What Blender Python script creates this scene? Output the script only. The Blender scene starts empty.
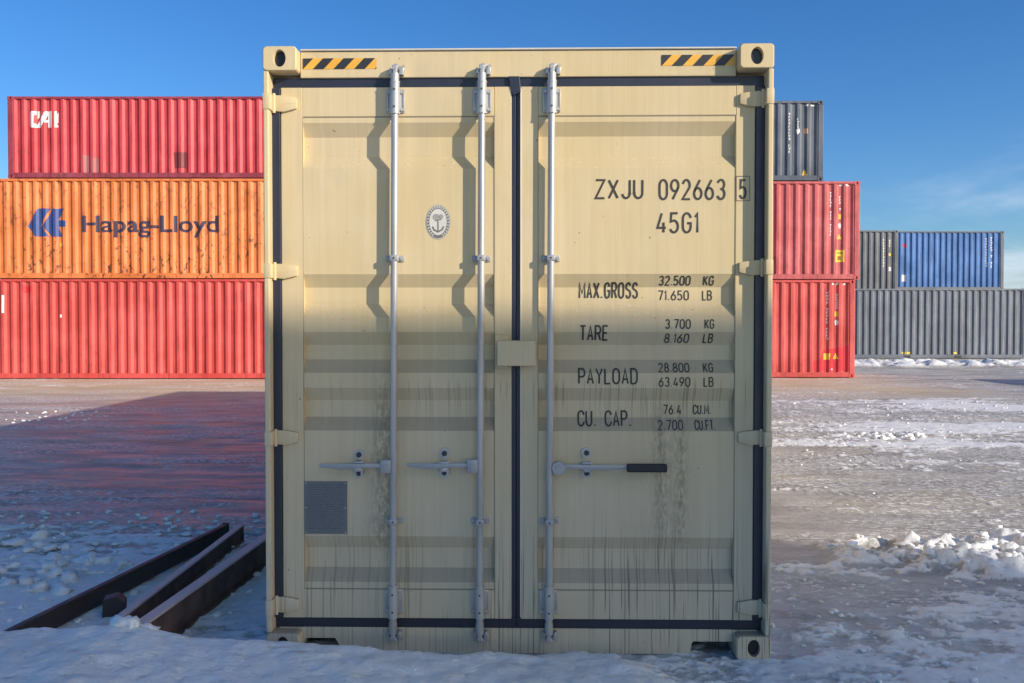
import bpy, bmesh, math, random
import numpy as np
from mathutils import Vector, Matrix

random.seed(7)
C = bpy.context.scene.collection
R = math.radians

# ------------------------------------------------------------------ camera, world, sun
F_PX = 890.0                      # focal length in pixels of the 1024 px wide picture
CAM = Vector((0.0, -4.267, 1.623))
PITCH = R(1.19)
AZ, EL = R(56.0), R(19.3)         # sun: behind the viewer, to the right, low winter sun

sc = bpy.context.scene
cam_d = bpy.data.cameras.new('camera'); cam = bpy.data.objects.new('camera', cam_d); C.objects.link(cam)
cam_d.sensor_width = 36.0; cam_d.lens = F_PX / 1024 * 36.0
cam_d.clip_start = 0.05; cam_d.clip_end = 6000
cam.location = CAM; cam.rotation_euler = (R(90) - PITCH, 0, 0)
sc.camera = cam

world = bpy.data.worlds.new('World'); sc.world = world; world.use_nodes = True
SUN_STRENGTH, SKY_STRENGTH, EXPOSURE = 4.2, 0.15, 0.32

sun_d = bpy.data.lights.new('sun', 'SUN'); sun = bpy.data.objects.new('sun', sun_d); C.objects.link(sun)
sun_d.energy = SUN_STRENGTH; sun_d.angle = R(0.53); sun_d.color = (1.0, 0.90, 0.76)
travel = Vector((-math.sin(AZ) * math.cos(EL), math.cos(AZ) * math.cos(EL), -math.sin(EL)))
sun.rotation_euler = travel.to_track_quat('-Z', 'Y').to_euler()
sun.location = (20, -20, 20)

sc.view_settings.view_transform = 'Standard'; sc.view_settings.look = 'None'
sc.view_settings.gamma = 1; sc.view_settings.use_curve_mapping = False
sc.view_settings.exposure = EXPOSURE


# ------------------------------------------------------------------ node helper
class NT:
    def __init__(s, tree): s.t = tree; s.n = tree.nodes; s.l = tree.links
    def new(s, typ, **kw):
        n = s.n.new(typ)
        for k, v in kw.items(): setattr(n, k, v)
        return n
    def put(s, inp, v):
        if isinstance(v, bpy.types.NodeSocket): s.l.new(v, inp)
        else: inp.default_value = v
    def math(s, op, a, b=0.0, c=None, clamp=False):
        n = s.new('ShaderNodeMath', operation=op); n.use_clamp = clamp
        s.put(n.inputs[0], a); s.put(n.inputs[1], b)
        if c is not None: s.put(n.inputs[2], c)
        return n.outputs[0]
    def mix(s, f, a, b, mode='MIX'):
        n = s.new('ShaderNodeMix', data_type='RGBA', blend_type=mode)
        s.put(n.inputs[0], f); s.put(n.inputs[6], a); s.put(n.inputs[7], b)
        return n.outputs[2]
    def mapr(s, v, a, b, c=0.0, d=1.0, smooth=True):
        n = s.new('ShaderNodeMapRange', interpolation_type='SMOOTHSTEP' if smooth else 'LINEAR')
        s.put(n.inputs[0], v); n.inputs[1].default_value = a; n.inputs[2].default_value = b
        n.inputs[3].default_value = c; n.inputs[4].default_value = d
        return n.outputs[0]
    def scaled(s, vec, sx, sy, sz, off=(0, 0, 0)):
        n = s.new('ShaderNodeMapping'); s.put(n.inputs[0], vec)
        n.inputs['Location'].default_value = off; n.inputs['Scale'].default_value = (sx, sy, sz)
        return n.outputs[0]
    def noise(s, vec, scale=1.0, detail=4.0, rough=0.55, dist=0.0):
        n = s.new('ShaderNodeTexNoise'); s.put(n.inputs['Vector'], vec)
        n.inputs['Scale'].default_value = scale; n.inputs['Detail'].default_value = detail
        n.inputs['Roughness'].default_value = rough; n.inputs['Distortion'].default_value = dist
        return n.outputs[0]
    def sep(s, vec):
        n = s.new('ShaderNodeSeparateXYZ'); s.put(n.inputs[0], vec); return n.outputs


def mat(name):
    m = bpy.data.materials.new(name); m.use_nodes = True
    nt = NT(m.node_tree); b = nt.n['Principled BSDF']
    return m, nt, b


def col(c): return (c[0], c[1], c[2], 1.0)


# sky
nt = NT(world.node_tree); bg = nt.n['Background']
sky = nt.new('ShaderNodeTexSky', sky_type='NISHITA')
sky.sun_disc = False; sky.sun_elevation = EL; sky.sun_rotation = R(180) - AZ
sky.altitude = 200; sky.air_density = 1.0; sky.dust_density = 0.9; sky.ozone_density = 2.2
tc = nt.new('ShaderNodeTexCoord')
sx, sy, sz = nt.sep(tc.outputs['Generated'])
cn = nt.noise(nt.scaled(tc.outputs['Generated'], 1.0, 1.0, 4.0, (3.1, 1.2, 0.4)), 3.2, 6.0, 0.6, 0.4)
band = nt.math('MULTIPLY', nt.mapr(sz, 0.0, 0.05), nt.mapr(sz, 0.20, 0.07))
side = nt.mapr(sx, 0.30, 0.55)
cl = nt.math('MULTIPLY', nt.math('MULTIPLY', nt.mapr(cn, 0.38, 0.70), band), nt.math('MULTIPLY_ADD', side, 0.95, 0.10))
hs = nt.new('ShaderNodeHueSaturation'); nt.put(hs.inputs['Color'], sky.outputs[0])
hs.inputs['Saturation'].default_value = 1.30; hs.inputs['Value'].default_value = 0.83
# clear winter air: whitish around the sun, deep blue on the far side of the sky
dt = nt.new('ShaderNodeVectorMath', operation='DOT_PRODUCT'); nt.put(dt.inputs[0], tc.outputs['Generated'])
dt.inputs[1].default_value = (math.sin(AZ) * math.cos(EL), -math.cos(AZ) * math.cos(EL), math.sin(EL))
toward = nt.mapr(dt.outputs['Value'], 0.12, 0.9)
tint = nt.mix(toward, (0.60, 0.79, 1.04, 1), (1.72, 1.52, 1.30, 1))
skyt = nt.mix(1.0, hs.outputs[0], tint, 'MULTIPLY')
skyc = nt.mix(cl, skyt, (4.2, 4.7, 5.4, 1))
nt.put(bg.inputs[0], skyc); bg.inputs[1].default_value = SKY_STRENGTH


# ------------------------------------------------------------------ mesh helpers
class MB:
    """collects shapes and links them as ONE mesh object"""
    def __init__(s): s.bm = bmesh.new()
    def _merge(s, b):
        me = bpy.data.meshes.new('tmp'); b.to_mesh(me); b.free(); s.bm.from_mesh(me); bpy.data.meshes.remove(me)
        return s
    def box(s, x0, x1, y0, y1, z0, z1, bev=0.0, seg=2):
        b = bmesh.new(); bmesh.ops.create_cube(b, size=1.0)
        for v in b.verts:
            v.co = Vector(((x0 + x1) / 2 + v.co.x * abs(x1 - x0), (y0 + y1) / 2 + v.co.y * abs(y1 - y0), (z0 + z1) / 2 + v.co.z * abs(z1 - z0)))
        if bev > 0: bmesh.ops.bevel(b, geom=b.edges[:], offset=bev, segments=seg, affect='EDGES', profile=0.5)
        return s._merge(b)
    def prism_xz(s, pts, y0, y1, bev=0.0):
        b = bmesh.new(); fr = [b.verts.new((x, y0, z)) for x, z in pts]
        f = b.faces.new(fr)
        r = bmesh.ops.extrude_face_region(b, geom=[f])
        for v in [e for e in r['geom'] if isinstance(e, bmesh.types.BMVert)]: v.co.y = y1
        bmesh.ops.recalc_face_normals(b, faces=b.faces[:])
        if bev > 0: bmesh.ops.bevel(b, geom=b.edges[:], offset=bev, segments=2, affect='EDGES', profile=0.5)
        return s._merge(b)
    def tube(s, a, b_, r, n=16, r2=None):
        a = Vector(a); b_ = Vector(b_); d = b_ - a
        b = bmesh.new()
        bmesh.ops.create_cone(b, cap_ends=True, segments=n, radius1=r, radius2=r if r2 is None else r2, depth=d.length)
        q = d.to_track_quat('Z', 'Y').to_matrix().to_4x4()
        bmesh.ops.transform(b, matrix=Matrix.Translation((a + b_) / 2) @ q, verts=b.verts[:])
        for f in b.faces: f.smooth = len(f.verts) == 4
        return s._merge(b)
    def poly(s, verts, faces, smooth=False):
        vs = [s.bm.verts.new(v) for v in verts]
        for f in faces:
            try:
                ff = s.bm.faces.new([vs[i] for i in f]); ff.smooth = smooth
            except ValueError: pass
        return s
    def build(s, name, m, parent=None, recalc=False):
        if recalc: bmesh.ops.recalc_face_normals(s.bm, faces=s.bm.faces[:])
        me = bpy.data.meshes.new(name); s.bm.to_mesh(me); s.bm.free()
        me.materials.append(m)
        if any(p.use_smooth for p in me.polygons): me.set_sharp_from_angle(angle=R(40))
        o = bpy.data.objects.new(name, me); C.objects.link(o)
        if parent: o.parent = parent
        return o


def thing(name, label, cat, loc=(0, 0, 0), rz=0.0, group=None):
    o = bpy.data.objects.new(name, None); C.objects.link(o)
    o.location = loc; o.rotation_euler = (0, 0, rz); o.empty_display_size = 0.3
    o['label'] = label; o['category'] = cat
    if group: o['group'] = group
    return o


def tag(o, label=None, cat=None, group=None, kind=None):
    if label: o['label'] = label
    if cat: o['category'] = cat
    if group: o['group'] = group
    if kind: o['kind'] = kind
    return o


def corr_profile(length, start, end, pitch=0.278, depth=0.046):
    """break points (x, depth) of trapezoidal corrugation between start and end"""
    n = int((end - start) / pitch); w = (end - start) / n
    pts = [(start, 0.0)]
    for i in range(n):
        x = start + i * w
        a, b = w * 0.26, w * 0.245
        pts += [(x + a * 0.5, 0.0), (x + a * 0.5 + b, depth), (x + a * 0.5 + b + (w - a - 2 * b), depth), (x + w - a * 0.5, 0.0)]
    pts.append((end, 0.0))
    return pts


def lerp_prof(pts, x):
    for (a, ya), (b, yb) in zip(pts, pts[1:]):
        if a <= x <= b: return ya if b - a < 1e-9 else ya + (yb - ya) * (x - a) / (b - a)
    return pts[0][1] if x < pts[0][0] else pts[-1][1]


def decal(bm, breaks, axis, place):
    """cut a flat x/z decal at the break lines of a folded sheet, then lay it on that sheet"""
    lo = min(v.co[axis] for v in bm.verts); hi = max(v.co[axis] for v in bm.verts)
    for b in breaks:
        if lo < b < hi:
            no = [0, 0, 0]; no[axis] = 1; co = [0, 0, 0]; co[axis] = b
            bmesh.ops.bisect_plane(bm, geom=bm.verts[:] + bm.edges[:] + bm.faces[:], plane_co=co, plane_no=no)
    bmesh.ops.triangulate(bm, faces=bm.faces[:])
    for v in bm.verts: v.co.y = place(v.co) + v.co.y
    return bm


# ------------------------------------------------------------------ materials
def simple(name, c, rough=0.5, metal=0.0, spec=0.5):
    m, nt, b = mat(name)
    tcn = nt.new('ShaderNodeTexCoord')
    n = nt.noise(tcn.outputs['Object'], 9.0, 3.0)
    nt.put(b.inputs['Base Color'], nt.mix(nt.mapr(n, 0.25, 0.75), col([x * 0.90 for x in c]), col(c)))
    nt.put(b.inputs['Roughness'], nt.mapr(n, 0.3, 0.7, rough - 0.06, rough + 0.06))
    b.inputs['Metallic'].default_value = metal
    b.inputs['Specular IOR Level'].default_value = spec
    return m


def beige(name, streaky=0.0):
    m, nt, b = mat(name)
    tcn = nt.new('ShaderNodeTexCoord'); P = tcn.outputs['Object']
    x, y, z = nt.sep(P)
    base = (0.615, 0.482, 0.258, 1); pale = (0.645, 0.515, 0.305, 1)
    big = nt.noise(P, 1.7, 4.0)
    c = nt.mix(nt.mapr(big, 0.35, 0.65), base, pale)
    # soft grime clouds
    g = nt.noise(nt.scaled(P, 3.0, 3.0, 1.6), 1.0, 6.0, 0.6)
    c = nt.mix(nt.math('MULTIPLY', nt.mapr(g, 0.5, 0.78), 0.25), c, (0.36, 0.31, 0.23, 1))
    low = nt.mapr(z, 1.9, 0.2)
    c = nt.mix(nt.math('MULTIPLY', low, 0.50), c, (0.50, 0.47, 0.41, 1))  # shade's neutral grey put into the paint, stronger towards the door bottom
    film = nt.noise(nt.scaled(P, 26.0, 1.0, 0.7, (2, 0, 3)), 1.0, 5.0, 0.65, 0.2)
    c = nt.mix(nt.math('MULTIPLY', nt.mapr(film, 0.45, 0.72), 0.22), c, (0.42, 0.36, 0.26, 1))
    c = nt.mix(nt.math('MULTIPLY', nt.mapr(film, 0.50, 0.28), 0.18), c, (0.72, 0.64, 0.48, 1))
    # rain drips: thin and vertical, thicker towards the bottom of the doors
    s1 = nt.noise(nt.scaled(P, 105.0, 1.0, 1.3), 1.0, 3.0, 0.5, 0.3)
    s2 = nt.noise(nt.scaled(P, 60.0, 1.0, 2.0, (5, 0, 2)), 1.0, 2.0, 0.5, 0.3)
    wob = nt.noise(nt.scaled(P, 2.4, 1.0, 1.0, (1, 0, 7)), 1.0, 3.0)
    rows = nt.math('MAXIMUM', nt.math('MULTIPLY', nt.mapr(z, 1.37, 1.30), nt.mapr(z, 1.08, 1.28, 0.0, 0.55)), nt.mapr(z, 0.78, 0.30))
    drip = nt.math('MULTIPLY', nt.math('MULTIPLY', nt.mapr(s1, 0.54, 0.61), nt.mapr(s2, 0.34, 0.5)), nt.mapr(wob, 0.30, 0.5))
    right = nt.mapr(x, -0.6, 0.5, 0.55, 1.0)
    drip = nt.math('MULTIPLY', nt.math('MULTIPLY', drip, right), nt.math('MULTIPLY_ADD', rows, 0.72, 0.04 + streaky))
    c = nt.mix(drip, c, (0.10, 0.085, 0.07, 1))
    # brown smears hanging below the handle catches
    for x0, w, za, zb, k in ((-0.665, 0.055, 1.45, 0.62, 0.55), (-0.62, 0.03, 1.2, 0.68, 0.4), (0.70, 0.030, 1.30, 0.75, 0.48), (0.800, 0.024, 1.28, 0.72, 0.5), (0.74, 0.10, 1.35, 0.6, 0.25)):
        d = nt.math('DIVIDE', nt.math('ADD', nt.math('SUBTRACT', x, x0), nt.math('MULTIPLY_ADD', wob, 0.06, -0.03)), w)
        ga = nt.math('POWER', 2.718, nt.math('MULTIPLY', nt.math('MULTIPLY', d, d), -1.0))
        zz = nt.math('MULTIPLY', nt.mapr(z, za, za - 0.25), nt.mapr(z, zb - 0.25, zb))
        nn = nt.mapr(nt.noise(nt.scaled(P, 60.0, 1.0, 22.0, (x0, 0, 0)), 1.0, 5.0, 0.7), 0.36, 0.60)
        sm = nt.math('MULTIPLY', nt.math('MULTIPLY', ga, zz), nt.math('MULTIPLY', nn, k))
        c = nt.mix(sm, c, (0.17, 0.14, 0.10, 1))
    # dust and grit lie on ledges that face up, more so low down
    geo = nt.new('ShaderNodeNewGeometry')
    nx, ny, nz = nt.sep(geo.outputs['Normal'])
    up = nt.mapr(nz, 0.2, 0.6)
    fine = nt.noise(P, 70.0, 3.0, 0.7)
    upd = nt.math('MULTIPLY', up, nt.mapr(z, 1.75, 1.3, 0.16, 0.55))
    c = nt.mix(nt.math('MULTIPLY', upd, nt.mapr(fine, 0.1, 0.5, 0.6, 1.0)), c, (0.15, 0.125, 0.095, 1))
    grit = nt.math('MULTIPLY', nt.math('MULTIPLY', up, nt.mapr(fine, 0.60, 0.66)), nt.mapr(z, 1.4, 1.7, 0.06, 0.45))
    c = nt.mix(grit, c, (0.75, 0.70, 0.58, 1))
    # tiny scuffs
    sp = nt.noise(P, 38.0, 2.0, 0.5)
    c = nt.mix(nt.math('MULTIPLY', nt.mapr(sp, 0.765, 0.78), 0.8), c, (0.12, 0.08, 0.06, 1))
    nt.put(b.inputs['Base Color'], c)
    nt.put(b.inputs['Roughness'], nt.mapr(g, 0.3, 0.7, 0.42, 0.6))
    b.inputs['Specular IOR Level'].default_value = 0.35
    bump = nt.new('ShaderNodeBump'); bump.inputs['Strength'].default_value = 0.45; bump.inputs['Distance'].default_value = 0.012
    hn = nt.noise(nt.scaled(P, 2.2, 2.2, 1.2), 1.5, 3.0)
    nt.put(bump.inputs['Height'], hn); nt.put(b.inputs['Normal'], bump.outputs[0])
    return m


def paint(name, c, rust=0.25, fade=0.12, rough=0.5, off=0.0):
    m, nt, b = mat(name)
    tcn = nt.new('ShaderNodeTexCoord'); P = nt.scaled(tcn.outputs['Object'], 1, 1, 1, (off, off * 2, off))
    x, y, z = nt.sep(tcn.outputs['Object'])
    n = nt.noise(P, 0.9, 5.0, 0.6)
    light = [min(1, v * (1 + fade) + fade * 0.25) for v in c]; dark = [v * (1 - fade) for v in c]
    k = nt.mix(nt.mapr(n, 0.3, 0.7), col(dark), col(light))
    # patches that were touched up
    st = nt.noise(nt.scaled(P, 7.0, 7.0, 0.7), 1.0, 4.0, 0.6, 0.2)
    k = nt.mix(nt.math('MULTIPLY', nt.mapr(st, 0.48, 0.68), 0.6), k, col([v * 0.55 for v in c]))
    r1 = nt.noise(nt.scaled(P, 5.0, 5.0, 3.2), 1.6, 6.0, 0.7, 0.5)
    r2 = nt.noise(P, 0.6, 3.0)
    zr = nt.mapr(z, 1.6, 0.1, 0.35, 1.0)
    rr = nt.math('MULTIPLY', nt.math('MULTIPLY', nt.mapr(r1, 0.55, 0.62), nt.mapr(r2, 0.38, 0.58)), nt.math('MULTIPLY', zr, rust * 3.2), clamp=True)
    k = nt.mix(rr, k, (0.10, 0.045, 0.025, 1))
    nt.put(b.inputs['Base Color'], k)
    b.inputs['Roughness'].default_value = rough
    b.inputs['Specular IOR Level'].default_value = 0.35
    bump = nt.new('ShaderNodeBump'); bump.inputs['Strength'].default_value = 0.5; bump.inputs['Distance'].default_value = 0.02
    nt.put(bump.inputs['Height'], nt.noise(nt.scaled(P, 1.5, 1.5, 0.7), 1.5, 3.0)); nt.put(b.inputs['Normal'], bump.outputs[0])
    return m


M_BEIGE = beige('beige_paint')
M_GASKET = simple('rubber_gasket', (0.022, 0.026, 0.045), 0.42)
M_GALV = simple('galvanised_steel', (0.48, 0.475, 0.46), 0.36, 0.35)
M_GALV2 = simple('dull_galvanised_steel', (0.40, 0.40, 0.40), 0.5, 0.3)
M_ROD, nt, b = mat('rod_steel')
tcn = nt.new('ShaderNodeTexCoord')
n = nt.noise(nt.scaled(tcn.outputs['Object'], 20.0, 20.0, 2.5), 1.0, 4.0)
nt.put(b.inputs['Base Color'], nt.mix(nt.mapr(n, 0.3, 0.7), (0.36, 0.36, 0.35, 1), (0.47, 0.46, 0.44, 1)))
b.inputs['Metallic'].default_value = 0.35; b.inputs['Roughness'].default_value = 0.34
M_DARK = simple('dark_steel', (0.05, 0.05, 0.055), 0.5, 0.3)
M_HOLE_SHADE = simple('hole_shade', (0.035, 0.035, 0.04), 0.35, 0.5)
M_INK = simple('black_lettering', (0.05, 0.043, 0.035), 0.5)
M_YEL = simple('yellow_tape', (0.83, 0.42, 0.05), 0.45)
M_BLK = simple('black_tape', (0.03, 0.03, 0.035), 0.45)
M_GRIP = simple('black_handle_grip', (0.012, 0.013, 0.016), 0.45)
M_WHITE = simple('white_marking', (0.78, 0.77, 0.74), 0.5)
M_YMARK = simple('yellow_marking', (0.80, 0.55, 0.06), 0.5)
M_PLATE = simple('plate_aluminium', (0.15, 0.16, 0.17), 0.45, 0.1)
M_BLUELOGO = simple('blue_lettering', (0.035, 0.07, 0.24), 0.5)
M_NAVY = simple('dark_lettering', (0.05, 0.035, 0.07), 0.55)
M_STICK_D = simple('sticker_ring', (0.16, 0.15, 0.14), 0.5)
M_STICK_L = simple('sticker_white', (0.62, 0.60, 0.53), 0.5)
M_STICK_M = simple('sticker_grey', (0.33, 0.31, 0.28), 0.5)


# ------------------------------------------------------------------ ground
def vnoise(x, y, seed=0):
    xi = np.floor(x).astype(np.int64); yi = np.floor(y).astype(np.int64)
    xf = x - xi; yf = y - yi
    def h(a, b):
        n = (a * 374761393 + b * 668265263 + seed * 974634777) & 0x7fffffff
        n = ((n ^ (n >> 13)) * 1274126177) & 0x7fffffff
        n = (n ^ (n >> 16)) & 0xffff
        return n / 65535.0
    u = xf * xf * xf * (xf * (xf * 6 - 15) + 10); v = yf * yf * yf * (yf * (yf * 6 - 15) + 10)
    return (h(xi, yi) * (1 - u) + h(xi + 1, yi) * u) * (1 - v) + (h(xi, yi + 1) * (1 - u) + h(xi + 1, yi + 1) * u) * v


def fbm(x, y, seed=0, oct=4, rough=0.5):
    s = 0.0; a = 1.0; t = 0.0
    for i in range(oct):
        c_, s_ = math.cos(i * 1.1), math.sin(i * 1.1)
        s = s + a * vnoise((x * c_ - y * s_) * 2 ** i + 13.7 * i, (x * s_ + y * c_) * 2 ** i + 7.3 * i, seed + i); t += a; a *= rough
    return s / t


def ss(a, b, x):
    t = np.clip((x - a) / (b - a), 0, 1); return t * t * (3 - 2 * t)


def ground_fields(x, y):
    dep = y - CAM.y
    base = 0.16 * ss(26, 31, y) + 0.010 * (fbm(x * 0.8, y * 0.8, 3) - 0.5) - 0.004
    # bank of ploughed snow in front of the beige container, left part
    wob = fbm(x * 1.6, y * 1.6, 11, 4) - 0.5
    wf = fbm(x * 11, y * 11, 17, 4) - 0.5
    hump = 0.035 * np.exp(-((x + 1.80) / 0.22) ** 2)
    crest_y = -0.10 + 0.05 * np.clip(-x - 1.2, 0, 2) + 0.10 * (fbm(x * 2.3, x * 0 + 4, 5, 3) - 0.5)
    hgt = hump + 0.175 - 0.036 * ss(-2.3, -0.9, x) - 0.075 * ss(-1.25, 0.35, x)
    bank = (hgt + 0.028 * wob + 0.016 * wf) * ss(0.07, -0.12, y - crest_y - 0.02) * ss(0.78, 0.50, x + 0.25 * (y + 0.2) + 0.12 * wob)
    bank = bank * (0.80 + 0.20 * ss(-0.9, -0.15, y))
    # lumpy pile of cleared snow to the right
    u = x - 3.55; v = y - (1.80 - 0.08 * (x - 3.55))
    edge = fbm(x * 2.2, y * 2.2, 29, 4) - 0.5
    w = ss(-1.55, -0.75, u + 0.9 * edge) * ss(1.0, 0.45, np.abs(v + 0.55 * edge) / (0.45 + 0.35 * ss(-1, 1.5, u)))
    rid = np.abs(fbm(x * 3.4, y * 3.4, 31, 4) - 0.5) * 2; rid2 = np.abs(fbm(x * 9, y * 9, 37, 4) - 0.5) * 2
    pile = w * np.maximum(0.0, 0.010 + 0.075 * ss(.3, .7, fbm(x * 2.6, y * 2.6, 31, 5, .62)) + 0.05 * ss(.35, .65, fbm(x * 7, y * 7, 37, 4, .6)) + 0.05 * (fbm(x * 19, y * 19, 39, 3, .6) - .4) + 0.05 * ss(0, 2.0, u))
    # ragged ridge before the far grey containers
    ry = y - 28.6
    ridge = ss(1.5, 0.3, np.abs(ry)) * ss(9.5, 11.0, x) * 0.7 * (0.0 + 0.9 * np.abs(fbm(x * 1.3, y * 1.3, 41, 5, .6) - .5) + 0.5 * np.abs(fbm(x * 4, y * 4, 43, 4, .6) - .5))
    # snow cover mask
    n1 = fbm(x * 0.45, y * 0.85, 51, 4); n2 = 0.5 * fbm(x * 3.0, y * 5.0, 57, 5, 0.7) + 0.5 * fbm(x * 9.0, y * 13.0, 58, 4, 0.7); n3 = fbm(x * 0.25, y * 1.6 + 0.15 * x, 59, 4, 0.6)
    bias = -0.13 + 0.0 * x
    bias = bias + 0.11 * ss(9.0, 12.0, dep) * ss(23.0, 18.0, dep) * ss(2.0, 5.0, x)
    bias = bias + 0.05 * ss(7.5, 8.5, dep) * ss(13.0, 10.0, dep) * ss(1.0, 3.0, x)
    bias = bias + 0.16 * ss(6.6, 5.3, dep)
    bias = bias + 0.12 * ss(7.6, 6.0, dep) * ss(-1.2, -2.2, x)
    bias = bias - 0.12 * ss(7.5, 10, dep) * ss(-1.0, -3.0, x) * ss(22.0, 19.0, dep)
    s = n1 * 0.30 + n2 * 0.50 + n3 * 0.30 - 0.55 + bias
    snow = ss(-0.02, 0.07, s + 0.03 * ss(3.0, 6.0, y) * ss(16.0, 12.0, y) * ss(1.0, 3.0, x))
    snow = np.maximum(snow, ss(0.01, 0.05, bank)); snow = np.maximum(snow, ss(0.012, 0.05, pile)); snow = np.maximum(snow, ss(0.02, 0.08, ridge))
    fine = fbm(x * 16, y * 16, 61, 3) - 0.5
    # wheel ruts with raised crumbly shoulders sweeping across the yard
    rut = 0.0
    for k, (yy, sl) in enumerate(((8.2, 0.05), (9.9, 0.07), (12.6, 0.03), (5.4, -0.10), (3.6, -0.06))):
        d = y - yy - sl * x - 0.5 * (fbm(x * 0.3, x * 0 + k, 70 + k, 3) - 0.5)
        rut = rut + 0.020 * np.exp(-(d / 0.10) ** 2) - 0.016 * np.exp(-((d - 0.26) / 0.14) ** 2)
    rough = 0.006 * fine + snow * (0.012 + 0.020 * (n2 - 0.4) + 0.022 * (np.abs(fbm(x * 6, y * 6, 67, 4) - 0.5) * 2 - 0.2) + 0.008 * fine)
    h = base + bank + pile + ridge + rough * ss(120, 40, dep) + rut
    return h, snow


def axis_pts(segs):
    out = [segs[0][0]]
    for a, b, st in segs:
        n = max(1, int(round((b - a) / st)))
        out += list(a + (b - a) * np.arange(1, n + 1) / n)
    return np.array(out)


xs = axis_pts([(-3000, -300, 900), (-300, -60, 60), (-60, -18, 3), (-18, -9, 0.15), (-9, -4.6, 0.06), (-4.6, 4.9, 0.02), (4.9, 9, 0.06), (9, 22, 0.13), (22, 60, 2), (60, 300, 60), (300, 3000, 900)])
ys = axis_pts([(-300, -60, 60), (-60, -8, 4), (-8, -1.4, 0.4), (-1.4, 3.6, 0.02), (3.6, 11, 0.05), (11, 33, 0.11), (33, 60, 3), (60, 300, 40), (300, 4000, 900)])
GX, GY = np.meshgrid(xs, ys)
GH, GS = ground_fields(GX, GY)
nx_, ny_ = len(xs), len(ys)
me = bpy.data.meshes.new('ground')
co = np.stack([GX, GY, GH], -1).reshape(-1, 3).astype(np.float32)
idx = np.arange(nx_ * ny_).reshape(ny_, nx_)
quads = np.stack([idx[:-1, :-1], idx[:-1, 1:], idx[1:, 1:], idx[1:, :-1]], -1).reshape(-1, 4)
me.vertices.add(len(co)); me.vertices.foreach_set('co', co.ravel())
me.loops.add(quads.size); me.loops.foreach_set('vertex_index', quads.ravel().astype(np.int32))
me.polygons.add(len(quads)); me.polygons.foreach_set('loop_start', (np.arange(len(quads)) * 4).astype(np.int32))
me.polygons.foreach_set('loop_total', np.full(len(quads), 4, np.int32)); me.update(calc_edges=True)
me.polygons.foreach_set('use_smooth', np.ones(len(quads), bool))
at = me.attributes.new('snow', 'FLOAT', 'POINT'); at.data.foreach_set('value', GS.ravel().astype(np.float32))
ground = bpy.data.objects.new('ground', me); C.objects.link(ground); ground['kind'] = 'structure'


def snow_bits(nt, P):
    n = nt.noise(P, 6.0, 6.0, 0.65)
    c = nt.mix(nt.mapr(n, 0.3, 0.7), (0.78, 0.77, 0.76, 1), (0.88, 0.87, 0.86, 1))
    big = nt.noise(P, 1.1, 5.0, 0.6)
    return nt.mix(nt.math('MULTIPLY', nt.mapr(big, 0.48, 0.75), 0.35), c, (0.42, 0.38, 0.35, 1))


m, nt, b = mat('ice_and_snow')
tcn = nt.new('ShaderNodeTexCoord'); P = tcn.outputs['Object']
att = nt.new('ShaderNodeAttribute', attribute_name='snow')
x, y, z = nt.sep(P)
fn = nt.noise(nt.scaled(P, 5.0, 8.0, 5.0), 2.4, 5.0, 0.65)
fleck = nt.noise(nt.scaled(P, 2.2, 3.6, 3.0), 6.0, 6.0, 0.75)
zone = nt.noise(nt.scaled(P, 0.35, 0.9, 1.0), 1.0, 5.0, 0.6)
flecks = nt.math('MULTIPLY', nt.mapr(fleck, 0.51, 0.545), nt.math('MAXIMUM', nt.mapr(zone, 0.42, 0.58), nt.math('MULTIPLY', nt.math('MULTIPLY', nt.math('MULTIPLY', nt.mapr(y, 3.5, 7.0), nt.mapr(y, 17.5, 13.0)), nt.mapr(x, 0.5, 3.0)), nt.mapr(zone, 0.30, 0.46))))
sn = nt.math('MAXIMUM', nt.mapr(nt.math('ADD', att.outputs['Fac'], nt.math('MULTIPLY_ADD', fn, 2.4, -1.2)), 0.15, 0.95), nt.math('MULTIPLY', flecks, 0.9))
ice = nt.mix(nt.mapr(nt.noise(nt.scaled(P, 0.5, 1.3, 1.0), 1.6, 6.0, 0.65), 0.3, 0.7), (0.235, 0.215, 0.20, 1), (0.45, 0.425, 0.395, 1))
dirt = nt.mapr(nt.noise(nt.scaled(P, 0.3, 0.7, 1.0, (4, 2, 0)), 1.4, 5.0, 0.6), 0.48, 0.62)
near = nt.math('MULTIPLY', nt.mapr(y, 3.0, 0.5), nt.mapr(nt.noise(nt.scaled(P, 1.6, 2.6, 1.0), 1.5, 6.0, 0.7), 0.3, 0.6))
ice = nt.mix(nt.math('MULTIPLY', near, 0.8), ice, (0.56, 0.56, 0.57, 1))
sandy = nt.math('MULTIPLY', nt.mapr(y, 13.0, 17.5), nt.mapr(x, 12.5, 9.0))
ice = nt.mix(nt.math('MULTIPLY_ADD', sandy, 0.75, nt.math('MULTIPLY', dirt, 0.25), clamp=True), ice, (0.62, 0.49, 0.32, 1))
snc = snow_bits(nt, P)
nt.put(b.inputs['Base Color'], nt.mix(sn, ice, snc))
gl = nt.noise(nt.scaled(P, 0.8, 2.2, 1.0), 2.0, 5.0, 0.6)
icr = nt.math('ADD', nt.mapr(gl, 0.35, 0.65, 0.30, 0.62), nt.math('MULTIPLY', nt.math('MAXIMUM', sandy, nt.mapr(x, 0.0, 4.0)), 0.25))
nt.put(b.inputs['Roughness'], nt.math('ADD', nt.math('MULTIPLY', nt.math('SUBTRACT', 1.0, sn), icr), nt.math('MULTIPLY', sn, 0.7)))
nt.put(b.inputs['Specular IOR Level'], nt.math('MULTIPLY_ADD', sandy, -0.5, 0.55))
bump = nt.new('ShaderNodeBump'); bump.inputs['Strength'].default_value = 0.9; bump.inputs['Distance'].default_value = 0.018
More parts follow.
